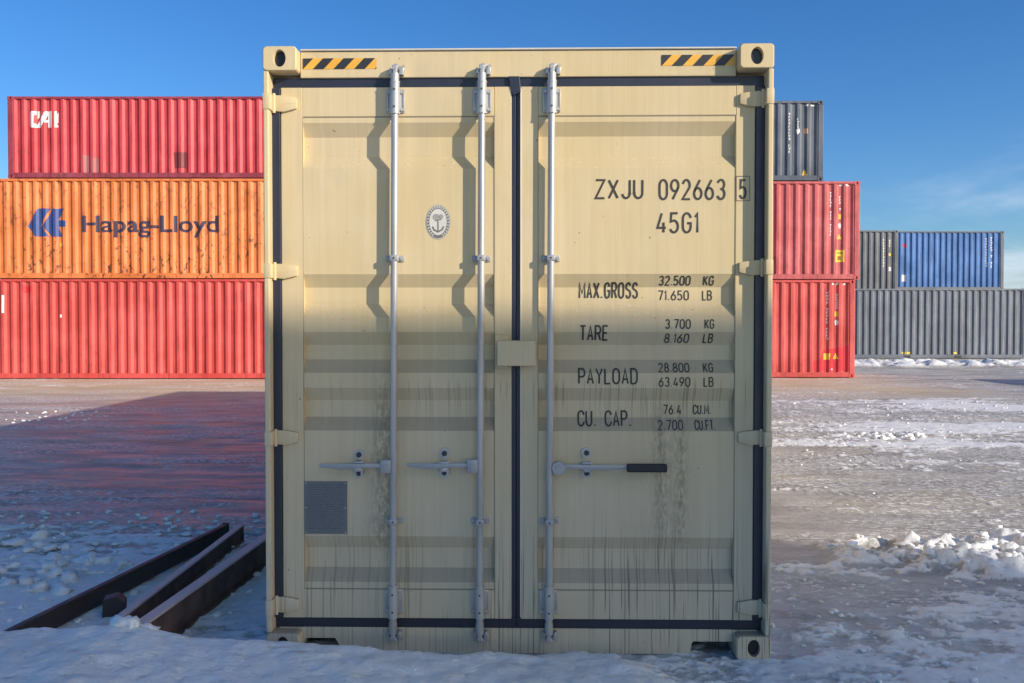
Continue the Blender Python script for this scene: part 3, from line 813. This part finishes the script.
# gusset above the lower castings and small bevelled block beside the upper ones
for s in (-1, 1):
    a, b_ = sorted((s * (WB / 2 - .045), s * (WB / 2 - .165)))
    MB().box(a, b_, DP + .002, .12, LZ(634), zs - .001, .002).build('sill_end', M_BEIGE, front)
# long side walls, rear wall, roof, bottom rails
prs = corr_profile(LB, 0.18, LB - 0.18)
sheet(prs, -WB / 2 + 0.02, 0.15, HB - 0.06, 'y', -1).build('side_wall', M_BEIGE, front)
sheet(prs, WB / 2 - 0.02, 0.15, HB - 0.06, 'y', 1).build('side_wall', M_BEIGE, front)
sheet([(p[0] - WB / 2, p[1]) for p in corr_profile(WB, .16, WB - .16)], LB - 0.02, 0.12, HB - 0.1, 'x', 1).build('rear_wall', M_BEIGE, front)
MB().box(-WB / 2 + .02, WB / 2 - .02, 0.22, LB - 0.02, HB - 0.05, HB - 0.03).build('roof', M_BEIGE, front)
MB().box(-WB / 2 + .03, WB / 2 - .03, 0.30, LB - 0.05, 0.10, 0.145).build('floor', M_DARK, front)
for s in (-1, 1):
    a, b_ = sorted((s * (WB / 2 - .004), s * (WB / 2 - .06)))
    MB().box(a, b_, 0.185, LB - .18, 0.02, 0.165, 0.006).build('bottom_rail', M_BEIGE, front)
    MB().box(a, b_, 0.185, LB - .18, HB - .075, HB - .006, 0.006).build('top_rail', M_BEIGE, front)
    a, b_ = sorted((s * (WB / 2 - .004), s * (WB / 2 - .15)))
    MB().box(a, b_, LB - .15, LB - .004, 0.118, HB - .118, 0.01).build('corner_post', M_BEIGE, front)
MB().box(-hx, hx, LB - .06, LB - .006, 0.02, 0.16, .005).build('rear_sill', M_BEIGE, front)
MB().box(-hx, hx, LB - .06, LB - .006, HB - .11, HB - .006, .005).build('rear_header', M_BEIGE, front)

# hinges
for side, rows, parent in ((-1, ((93, 110), (263, 278.5), (431, 446), (599, 615.5)), doorL), (1, ((91, 107), (260, 275.5), (430, 445), (599.5, 615)), doorR)):
    for a, b_ in rows:
        za, zb = LZ(a, .04), LZ(b_, .04); h = za - zb
        xo = side * (WB / 2 - 0.006); xd = LX(297 if side < 0 else 739.5, .045); xm = LX(284 if side < 0 else 752, .045)
        mb = MB()
        mb.prism_xz([(side * (WB / 2 - .031), za), (xm, za - .002), (xd, za - h * .16), (xd, zb + h * .20), (xm, zb), (side * (WB / 2 - .031), zb + h * .06)], 0.054, DP + .001, 0.003)
        a2, b2 = sorted((side * (WB / 2 + .002), side * (WB / 2 - .034)))
        mb.box(a2, b2, -0.001, 0.06, zb + .001, za - .001, 0.004)
        mb.tube((side * (WB / 2 - .038), 0.052, zb - .006), (side * (WB / 2 - .038), 0.052, za + .006), 0.008)
        mb.box(min(xm, xd), max(xm, xd), 0.0535, 0.056, (za + zb) / 2 - .001, (za + zb) / 2 + .001)
        mb.build('hinge', M_BEIGE, parent)

# locking rods and their hardware
RY = DP - 0.037


def bolt(mb, x, y, z, r=0.008, h=0.008): mb.tube((x, y, z), (x, y - h, z), r, 6)


def rod(pt, pb, parent, hrow):
    xt, xb2 = LX(pt, RY, 70), LX(pb, RY, 640)
    ztp, zbt = LZ(67, RY), LZ(641, RY)
    def xz(py):
        z = LZ(py, RY); t = (ztp - z) / (ztp - zbt); return xt + (xb2 - xt) * t, z
    def p(py): x, z = xz(py); return (x, RY, z)
    mb = MB(); mb.tube(p(74), p(634), 0.0172, 24)
    mb.tube(p(73), p(83), 0.0205, 20)
    mb.tube(p(623), p(634), 0.0205, 20)
    mb.build('locking_rod', M_ROD, parent)
    # guide bearings at the top and bottom
    for ya, yb, par in ((87, 111, 0), (592, 616, 1)):
        (xa, za), (xb_, zb_) = xz(ya), xz(yb); xc = (xa + xb_) / 2
        mb = MB(); mb.box(xc - .042, xc + .042, DP - .007, DP + .001, zb_, za, .002)
        for sx_ in (-1, 1):
            mb.box(xc + sx_ * .040 - .004, xc + sx_ * .040 + .004, DP - .013, DP - .004, zb_ + .004, za - .004, .002)
        mb.tube(p(ya - 5.5), p(yb + 1.5), 0.0225, 20); mb.tube(p(yb + .5), p(yb + 2.5), 0.0245, 20); mb.tube(p(ya - 6), p(ya - 4.5), 0.0245, 20)
        mb.box(xc - .022, xc + .022, RY + .004, DP - .004, zb_ + .01, za - .01, .002)
        for z in (za - .015, zb_ + .015):
            for s in (-1, 1): bolt(mb, xc + s * .031, DP - .006, z, .0085, .009)
        mb.build('rod_bearing', M_GALV, parent)
        mb = MB()
        for z in (za - .012, zb_ + .020): bolt(mb, xc, RY - .021, z, .005, .004)
        mb.build('rivet', M_DARK, parent)
    # small clamps
    for py, dz in ((258, .030), (522, .030)):
        x, z = xz(py); mb = MB()
        mb.box(x - .044, x + .044, DP - .006, DP + .004, z - dz / 2, z + dz / 2, .002)
        mb.box(x - .021, x + .021, RY - .020, DP - .004, z - dz / 2, z + dz / 2, .006)
        for s in (-1, 1): bolt(mb, x + s * .033, DP - .005, z, .0095, .011)
        mb.build('rod_clamp', M_GALV2, parent)
        mb = MB(); bolt(mb, x, RY - .019, z, .0045, .004); mb.build('rivet', M_DARK, parent)
    # cams on the rod and keepers on the frame
    for py, up, who in ((70, 1, front), (636, -1, front)):
        x, z = xz(py); mb = MB()
        mb.box(x - .010, x + .012, RY - .012, RY + .020, z - .022, z + .022, .004)
        mb.prism_xz([(x - .012, z + up * .008), (x + .014, z + up * .008), (x + .024, z + up * .026), (x + .006, z + up * .034), (x - .014, z + up * .024)], RY - .008, RY + .012, .003)
        mb.tube((x + .0, RY - .014, z + up * .012), (x, RY + .014, z + up * .012), .010, 12)
        mb.build('cam', M_GALV, parent)
        mb = MB()
        mb.box(x - .032, x + .040, DP - .008, DP, z - .016, z + .018, .002)
        mb.prism_xz([(x + .020, z - .018), (x + .040, z - .020), (x + .044, z + .012), (x + .032, z + .022), (x + .022, z + .010)], DP - .040, DP - .006, .002)
        mb.prism_xz([(x - .030, z - .014), (x - .016, z - .014), (x - .016, z + .010), (x - .026, z + .018)], DP - .034, DP - .006, .002)
        bolt(mb, x + .038, DP - .006, z + .030 * up, .006, .006)
        mb.build('cam_keeper', M_GALV2 if up < 0 else M_GALV, front)
    return xz


r1 = rod(395.0, 392.8, doorL, 0); r2 = rod(482.0, 479.6, doorL, 0); r3 = rod(552.0, 548.8, doorR, 0)


def catch(px, parent, ya=451, yb=478):
    x = LX(px, .05); z0, z1 = LZ(yb, .05), LZ(ya, .05); zc = LZ(465.5, .05)
    f = face_y(zc); mb = MB()
    for zz in (z1 - .020, z0 + .018):
        mb.tube((x, f + .001, zz), (x, f - .010, zz), .026, 20)
    mb.box(x - .020, x + .020, f - .034, f + .001, zc - .013, zc + .020, .004)
    mb.box(x - .016, x + .016, f - .046, f - .020, zc - .030, zc - .006, .005)
    mb.tube((x + .018, f - .036, zc + .024), (x + .018, f - .036, zc - .045), .006, 8)
    mb.box(x - .024, x + .026, f - .050, f - .033, zc + .012, zc + .020, .003)
    mb.build('handle_catch', M_GALV, parent)
    mb = MB()
    for zz in (z1 - .020, z0 + .018): bolt(mb, x, f - .009, zz, .014, .010)
    mb.build('catch_bolt', M_DARK, parent)


def lever(xh, xe, pyh, pye, parent, tip=True, round_hub=False):
    """handle bar from the hub at the rod to its free end"""
    zh, ze = LZ(pyh, .03), LZ(pye, .03); a, e = LX(xh, .03), LX(xe, .03); s = 1 if e > a else -1
    mb = MB()
    if round_hub: mb.tube((a, RY - .022, zh - .006), (a, RY + .012, zh - .006), .031, 24)
    else: mb.box(a - .026, a + .026, RY - .020, RY + .010, zh - .036, zh + .030, .005)
    bolt(mb, a, RY - .020, zh, .010, .008)
    w = .0115
    mb.prism_xz([(a, zh + w), (a + s * .10, zh + w * .9), (e, ze + w * .8), (e, ze - w * .5), (a + s * .22, ze - w * 1.6), (a + s * .10, zh - w), (a, zh - w)], RY - .010, RY - .002, .003)
    return mb.build('handle', M_GALV2, parent)


lever(385.5, 319, 466, 466.5, doorL); catch(358, doorL, 451.5, 478)
lever(472.5, 406.5, 465.5, 465.5, doorL); catch(444, doorL, 450, 477)
lever(558.5, 627.5, 466.5, 467.0, doorR, round_hub=True); catch(587, doorR, 449, 477)
xa, xb = LX(627, .03), LX(667.5, .03); zc = LZ(467.5, .03)
MB().box(xa, xb, RY - .024, RY + .008, zc - .020, zc + .020, .008, 3).build('handle_grip', M_GRIP, doorR)

# cover over the meeting edge in the middle
a, b_ = LX(497.3, .02), LX(535.5, .02)
MB().box(a, b_, 0.012, 0.034, LZ(366, .02), LZ(340.5, .02), .004).box(LX(522, .04), LX(533, .04), .034, DP + .001, LZ(363, .04), LZ(343, .04)).build('lock_cover', M_BEIGE, doorR)
MB().box(LX(494.8, .05), LX(508, .05), DP - .016, DP + .002, LZ(369, .06), LZ(334.5, .06), .004).build('lock_plate', M_BEIGE, doorL)
# data plate
a, b_ = LX(303.8), LX(346.5)
zpa, zpb = LZ(482), LZ(534.5)
yp = DP - .004
pl = MB().box(a, b_, yp, DP + .004, zpb, zpa, .002).build('data_plate', M_PLATE, doorL)


# hazard tape on the header
def tape(px0, px1, py0, py1):
    x0, x1 = LX(px0), LX(px1); za, zb = LZ(py1), LZ(py0); P_ = 1 / 209.0; y = DP - .0035
    bm = bmesh.new(); flat_poly(bm, [(x0, za), (x1, za), (x1, zb), (x0, zb)], y)
    o = MB(); o.bm.free(); o.bm = bm; o.build('hazard_tape', M_YEL, front)
    bm = bmesh.new(); sh = 10.3 * P_
    for k in range(5):
        s0 = x0 + (-10.8 + 21 * k) * P_; 
        q = [(s0, za), (s0 + 11 * P_, za), (s0 + 11 * P_ + sh, zb), (s0 + sh, zb)]
        flat_poly(bm, q, y - .0012)
    for cx_, no in ((x0, -1), (x1, 1)):
        bmesh.ops.bisect_plane(bm, geom=bm.verts[:] + bm.edges[:] + bm.faces[:], plane_co=(cx_, 0, 0), plane_no=(no, 0, 0), clear_outer=True)
    o = MB(); o.bm.free(); o.bm = bm; o.build('tape_stripes', M_BLK, front)


tape(304.5, 377.5, 57.5, 68.2); tape(660.5, 733, 56, 66.8)


# ------------------------------------------------------------------ stencil lettering drawn with strokes
def arc(cx, cy, rx, ry, a0, a1, n=12):
    return [(cx + rx * math.cos(R(a0 + (a1 - a0) * i / n)), cy + ry * math.sin(R(a0 + (a1 - a0) * i / n))) for i in range(n + 1)]


G = {
 '0': (1, [arc(.5, .70, .5, .30, 0, 180) + arc(.5, .30, .5, .30, 180, 360) + [(1, .70)]]),
 '1': (.35, [[(0, .80), (.26, 1), (.26, 0)]]),
 '2': (1, [arc(.5, .72, .46, .28, 165, -25, 14) + [(0, 0), (1, 0)]]),
 '3': (1, [arc(.5, .76, .44, .24, 160, -90, 14)[:-1] + [(.45, .52)], [(.45, .525)] + arc(.5, .27, .48, .27, 75, -160, 14)]),
 '4': (1, [[(.52, 1), (0, .24), (1.02, .24)], [(.74, .52), (.74, 0)]]),
 '5': (1, [[(.92, 1), (.14, 1), (.08, .56)] + arc(.46, .31, .50, .31, 118, -155, 14)]),
 '6': (1, [[(.78, 1), (.20, .55), (.03, .36)] + arc(.5, .29, .49, .29, 180, 520, 20)]),
 '7': (1, [[(0, 1), (1, 1), (.38, 0)]]),
 '8': (1, [arc(.5, .76, .42, .24, 0, 360, 18), arc(.5, .26, .50, .26, 90, 450, 18)]),
 '9': (1, [[(.22, 0), (.80, .45), (.97, .64)] + arc(.5, .71, .49, .29, 0, 340, 20)]),
 'A': (.88, [[(0, 0), (.44, 1), (.88, 0)], [(.15, .30), (.73, .30)]]),
 'B': (.9, [[(0, 0), (0, 1), (.5, 1)] + arc(.5, .77, .40, .23, 90, -90, 8) + [(0, .54)], [(.5, .53)] + arc(.52, .265, .46, .265, 85, -90, 8) + [(0, 0)]]),
 'C': (.9, [arc(.5, .70, .48, .30, 5, 180) + arc(.5, .30, .48, .30, 180, 355)]),
 'D': (.95, [[(0, 0), (0, 1), (.45, 1)] + arc(.45, .70, .5, .30, 90, 0, 7) + arc(.45, .30, .5, .30, 0, -90, 7) + [(0, 0)]]),
 'E': (.8, [[(.85, 1), (0, 1), (0, 0), (.85, 0)], [(0, .5), (.7, .5)]]),
 'F': (.8, [[(.85, 1), (0, 1), (0, 0)], [(0, .5), (.7, .5)]]),
 'G': (1, [arc(.5, .70, .48, .30, 10, 180) + arc(.5, .30, .48, .30, 180, 360) + [(.98, .48), (.55, .48)]]),
 'J': (.85, [[(.85, 1), (.85, .28)] + arc(.43, .28, .42, .28, 0, -170, 9)]),
 'K': (.9, [[(0, 0), (0, 1)], [(.9, 1), (.04, .38)], [(.30, .58), (.95, 0)]]),
 'L': (.8, [[(0, 1), (0, 0), (.85, 0)]]),
 'M': (1.15, [[(0, 0), (0, 1), (.575, .3), (1.15, 1), (1.15, 0)]]),
 'O': (1, [arc(.5, .70, .5, .30, 0, 180) + arc(.5, .30, .5, .30, 180, 360) + [(1, .70)]]),
 'P': (.9, [[(0, 0), (0, 1), (.5, 1)] + arc(.5, .73, .42, .27, 90, -90, 9) + [(0, .46)]]),
 'R': (.9, [[(0, 0), (0, 1), (.5, 1)] + arc(.5, .74, .42, .26, 90, -90, 9) + [(0, .48)], [(.5, .47), (.95, 0)]]),
 'S': (.9, [arc(.47, .75, .43, .25, 15, 210, 12) + arc(.47, .26, .45, .26, 50, -165, 12)]),
 'T': (.9, [[(0, 1), (.95, 1)], [(.475, 1), (.475, 0)]]),
 'U': (.9, [[(0, 1), (0, .30)] + arc(.46, .30, .46, .30, 180, 360) + [(.92, 1)]]),
 'X': (1, [[(0, 0), (1, 1)], [(0, 1), (1, 0)]]),
 'Y': (.9, [[(0, 1), (.47, .5), (.94, 1)], [(.47, .5), (.47, 0)]]),
 'Z': (1, [[(.05, 1), (1, 1), (0, 0), (1, 0)]]),
 '.': (.2, [[(.06, 0), (.06, .09)]]), ' ': (.7, []),
}


def stroke(bm, pts, th, y):
    """mitred ribbon along a polyline in x/z"""
    pts = [Vector(p) for p in pts]; n = len(pts); L_, R_ = [], []
    for i, p in enumerate(pts):
        d0 = (p - pts[i - 1]).normalized() if i else None; d1 = (pts[i + 1] - p).normalized() if i < n - 1 else None
        d0 = d0 or d1; d1 = d1 or d0
        n0 = Vector((-d0.y, d0.x)); n1 = Vector((-d1.y, d1.x)); mm = n0 + n1
        if mm.length < 1e-3: mm = n0
        mm.normalize(); k = min(1.6, 1 / max(.35, mm.dot(n0)))
        L_.append(p + mm * th / 2 * k); R_.append(p - mm * th / 2 * k)
    for i in range(n - 1):
        q = [R_[i], R_[i + 1], L_[i + 1], L_[i]]
        vs = [bm.verts.new((v.x, y, v.y)) for v in q]
        try:
            f = bm.faces.new(vs); f.normal_update()
            if f.normal.y > 0: f.normal_flip()
        except ValueError: pass


def write(text, px0, px1, py0, py1, parent=None, th=0.011, gap=.50, slant=0.0):
    a = loc(px0, py1, DP); b_ = loc(px1, py0, DP)
    W = 0
    for i, ch in enumerate(text): W += G[ch][0] + (gap if i < len(text) - 1 else 0)
    sx = (b_[0] - a[0] - th) / W; sz = b_[1] - a[1] - th
    bm = bmesh.new(); cx_ = a[0] + th / 2
    for ch in text:
        w, st = G[ch]
        for k, s in enumerate(st):
            stroke(bm, [(cx_ + (p[0] + slant * p[1]) * sx, a[1] + th / 2 + p[1] * sz) for p in s], th, -0.0004 * (k % 2))
        cx_ += (w + gap) * sx
    decal(bm, [p[0] for p in prof_d], 2, lambda c: face_y(c.z) - .0016 - (0.0032 if c.x > LX(735) else 0))
    me = bpy.data.meshes.new('lettering'); bm.to_mesh(me); bm.free(); me.materials.append(M_INK)
    o = bpy.data.objects.new('lettering', me); C.objects.link(o); o.parent = parent or doorR


write('ZXJU', 594.5, 643.5, 178.8, 199.3); write('092663', 658.5, 726, 178.6, 200.3, gap=.55); write('5', 738.8, 747, 179, 199.3)
write('45G1', 656.5, 699.5, 212, 233.5, gap=.55)
write('MAX.GROSS', 579, 639, 281.8, 298.6, th=.009, gap=.55)
write('TARE', 579.5, 608.5, 325, 341, th=.009)
write('PAYLOAD', 578, 638, 368, 384.5, th=.009)
write('CU. CAP.', 577.5, 632.5, 411, 427, th=.009)
t2 = .0062
write('32.500', 659.5, 691.5, 275.5, 285.5, th=t2); write('KG', 704, 715, 275.5, 285.5, th=t2)
write('71.650', 659, 690.5, 290, 300.3, th=t2); write('LB', 703.5, 713.5, 290, 300.3, th=t2)
write('3.700', 665, 691, 319, 329, th=t2); write('KG', 704.5, 714.5, 319, 329, th=t2)
write('8.160', 664.5, 689.5, 333.5, 343.3, th=t2, slant=.15); write('LB', 703.5, 713.5, 333.5, 343.3, th=t2, slant=.12)
write('28.800', 658.5, 690, 363, 372.5, th=t2); write('KG', 703.5, 714, 363, 372.5, th=t2)
write('63.490', 658.5, 690.5, 377, 387, th=t2); write('LB', 703.5, 713.5, 377, 387, th=t2)
write('76.4', 664, 683, 405.3, 415.3, th=t2); write('CU.M.', 694, 713, 405.3, 415.3, th=t2, gap=.5)
write('2.700', 658, 683.5, 420.5, 430.5, th=t2, slant=.1); write('CU.FT.', 695, 716.5, 420.5, 430.5, th=t2, gap=.5)
bm = bmesh.new()
bx = [loc(736.3, 200.8, DP), loc(749.7, 200.8, DP), loc(749.7, 176.3, DP), loc(736.3, 176.3, DP)]
stroke(bm, [bx[0], bx[1]], .0028, 0); stroke(bm, [bx[1], bx[2]], .0028, -.0003); stroke(bm, [bx[2], bx[3]], .0028, 0); stroke(bm, [bx[3], bx[0]], .0028, -.0003)
for v in bm.verts: v.co.y += DP - .0016
o = MB(); o.bm.free(); o.bm = bm; o.build('check_digit_box', M_INK, doorR)


# oval sticker with an anchor
def ell(cx, cz, rx, rz, n=40): return [(cx + rx * math.cos(2 * math.pi * i / n), cz + rz * math.sin(2 * math.pi * i / n)) for i in range(n)]


sx_, sz_ = loc(438, 222, DP); ys = face_y(sz_)
def sheet_mark(name, polys, y, m, parent):
    bm = bmesh.new()
    for p in polys: flat_poly(bm, p, y)
    o = MB(); o.bm.free(); o.bm = bm; return o.build(name, m, parent)


q = 1 / 209.0
sheet_mark('sticker', [ell(sx_, sz_, 12.6 * q, 17.8 * q)], ys - .001, M_STICK_M, doorL)
sheet_mark('sticker_band', [ell(sx_, sz_, 12.0 * q, 17.2 * q)], ys - .0015, M_STICK_L, doorL)
sheet_mark('sticker_ring', [ell(sx_, sz_, 11.6 * q, 16.6 * q)], ys - .002, M_STICK_D, doorL)
sheet_mark('sticker_field', [ell(sx_, sz_, 8.9 * q, 13.4 * q)], ys - .0026, M_STICK_L, doorL)
tk = []
for i in range(26):
    a = math.radians(-60 + i * 12); c_, s_ = math.cos(a), math.sin(a)
    tk.append([(sx_ + c_ * 9.6 * q + s_ * 0.7 * q, sz_ + s_ * 14.2 * q - c_ * .7 * q), (sx_ + c_ * 11.2 * q + s_ * 0.7 * q, sz_ + s_ * 16.1 * q - c_ * .7 * q),
               (sx_ + c_ * 11.2 * q - s_ * .5 * q, sz_ + s_ * 16.1 * q + c_ * .5 * q), (sx_ + c_ * 9.6 * q - s_ * .5 * q, sz_ + s_ * 14.2 * q + c_ * .5 * q)])
sheet_mark('sticker_letters', tk, ys - .0032, M_STICK_L, doorL)
bm = bmesh.new()
A = lambda pts: [(sx_ + p[0] * q, sz_ + p[1] * q) for p in pts]
stroke(bm, A([(0, 1), (0, -9)]), .006, 0); stroke(bm, A([(-5.5, -4.5), (-4.2, -7.8), (0, -10), (4.2, -7.8), (5.8, -4.5)]), .0075, -.0004); stroke(bm, A([(-2.5, 1.2), (3.5, 2.8)]), .005, -.0008)
for v in bm.verts: v.co.y += ys - .0034
o = MB(); o.bm.free(); o.bm = bm; o.build('anchor_emblem', M_STICK_D, doorL)
sheet_mark('emblem_crown', [ell(sx_ - 2 * q, sz_ + 5 * q, 3.6 * q, 3.4 * q, 14), ell(sx_ + 3 * q, sz_ + 5.4 * q, 2.4 * q, 2.6 * q, 12)], ys - .0031, M_STICK_M, doorL)

mb = MB()
for x_ in (LX(303.8) + .008, LX(346.5) - .008):
    for z_ in (zpa - .008, zpb + .008, (zpa + zpb) / 2): mb.tube((x_, yp + .001, z_), (x_, yp - .003, z_), .0035, 10)
mb.build('rivet', M_GALV2, doorL)
# engraved lines on the data plate
bm = bmesh.new(); rr = random.Random(5)
for i in range(19):
    z = zpa - .018 - i * (zpa - zpb - .03) / 19; xa_ = a_ = LX(303.8) + .012 + rr.random() * .01; 
    while xa_ < LX(346.5) - .03:
        l = rr.uniform(.015, .06); xe = min(xa_ + l, LX(346.5) - .012)
        flat_poly(bm, [(xa_, z), (xe, z), (xe, z + .0035), (xa_, z + .0035)], yp - .001); xa_ += l + rr.uniform(.004, .02)
o = MB(); o.bm.free(); o.bm = bm; o.build('plate_engraving', simple('engraving', (.105, .112, .125), .6), doorL)

# ------------------------------------------------------------------ steel beams lying in the snow
M_RUST, nt, b = mat('rusty_steel')
tcn = nt.new('ShaderNodeTexCoord')
n = nt.noise(tcn.outputs['Object'], 5.0, 6.0, 0.65)
nt.put(b.inputs['Base Color'], nt.mix(nt.mapr(n, 0.35, 0.65), (0.075, 0.045, 0.036, 1), (0.17, 0.10, 0.075, 1))); b.inputs['Roughness'].default_value = 0.65
bump = nt.new('ShaderNodeBump'); bump.inputs['Strength'].default_value = 0.4; bump.inputs['Distance'].default_value = 0.004
nt.put(bump.inputs['Height'], n); nt.put(b.inputs['Normal'], bump.outputs[0])
M_RUSTD = simple('blackened_steel', (0.045, 0.034, 0.032), 0.6)


def beam(label, a, e, w, h, kind, m, z=0.0, roll=0.0):
    a = Vector(a); e = Vector(e); d = e - a; L = d.length
    t = thing('steel_beam', label, 'beam', (a.x, a.y, z), math.atan2(d.y, d.x), 'steel beams beside the beige container')
    if kind == 'I':
        MB().box(0, L, -w / 2, w / 2, h - .014, h, .003).build('top_flange', simple('flange_rust', (.55, .46, .45), .6), t)
        MB().box(0, L, -.005, .005, .0135, h - .0135).build('web', m, t)
        MB().box(0, L, -w / 2, w / 2, 0, .014, .003).build('bottom_flange', m, t)
        for x in (0.0, L - .012): MB().box(x, x + .012, -w / 2 + .004, w / 2 - .004, .0145, h - .0145).build('end_plate', m, t)
    else:
        MB().box(0, L, -w / 2, w / 2, 0.003, h, .008).build('box_section', m, t)
        MB().box(L - .002, L + .008, -w / 2 - .004, w / 2 + .004, -.002, h + .006, .002).build('end_plate', m, t)
    t.rotation_euler = (roll, 0, t.rotation_euler.z)
    return t


beam('dark steel beam lying leftmost of the three in the snow', (-2.50, -.30), (-2.13, 2.32), .045, .11, 'box', M_RUSTD, .02)
beam('rusty steel beam lying in the middle of the three', (-1.99, -.15), (-2.00, 2.28), .045, .125, 'I', M_RUST, .012)
beam('tall rusty beam with pale top flange, closest to the beige container', (-1.775, -.10), (-1.60, 2.5), .065, .19, 'I', M_RUST, .005)
st = thing('timber_block', 'short dark block wedged between the left and middle steel beams', 'block', (-2.20, .62, .0), .3)
MB().prism_xz([(-.055, 0), (.06, 0), (.062, .09), (.02, .125), (-.05, .11)], -.05, .05, .006).build('block', M_RUSTD, st)

# far off bare tree showing over the grey containers
tr = thing('bare_tree', 'small bare tree far away above the long grey container at the right edge', 'tree', (79.6, 135.0, -0.3))
MB().tube((0, 0, 0), (0.1, 0, 4.4), .22, 8, .10).build('trunk', M_RUST, tr)
mb = MB(); rr = random.Random(2)
for i in range(60):
    z = rr.uniform(3.0, 6.8); a = rr.random() * 6.28; l = rr.uniform(.6, 1.9) * (1 - abs(z - 5) / 4)
    mb.tube((0.1, 0, z), (0.1 + math.cos(a) * l, math.sin(a) * l, z + l * .8), .045, 5, .015)
mb.tube((.1, 0, 4.2), (.1, 0, 7.6), .09, 6, .02)
mb.build('crown', M_RUST, tr)
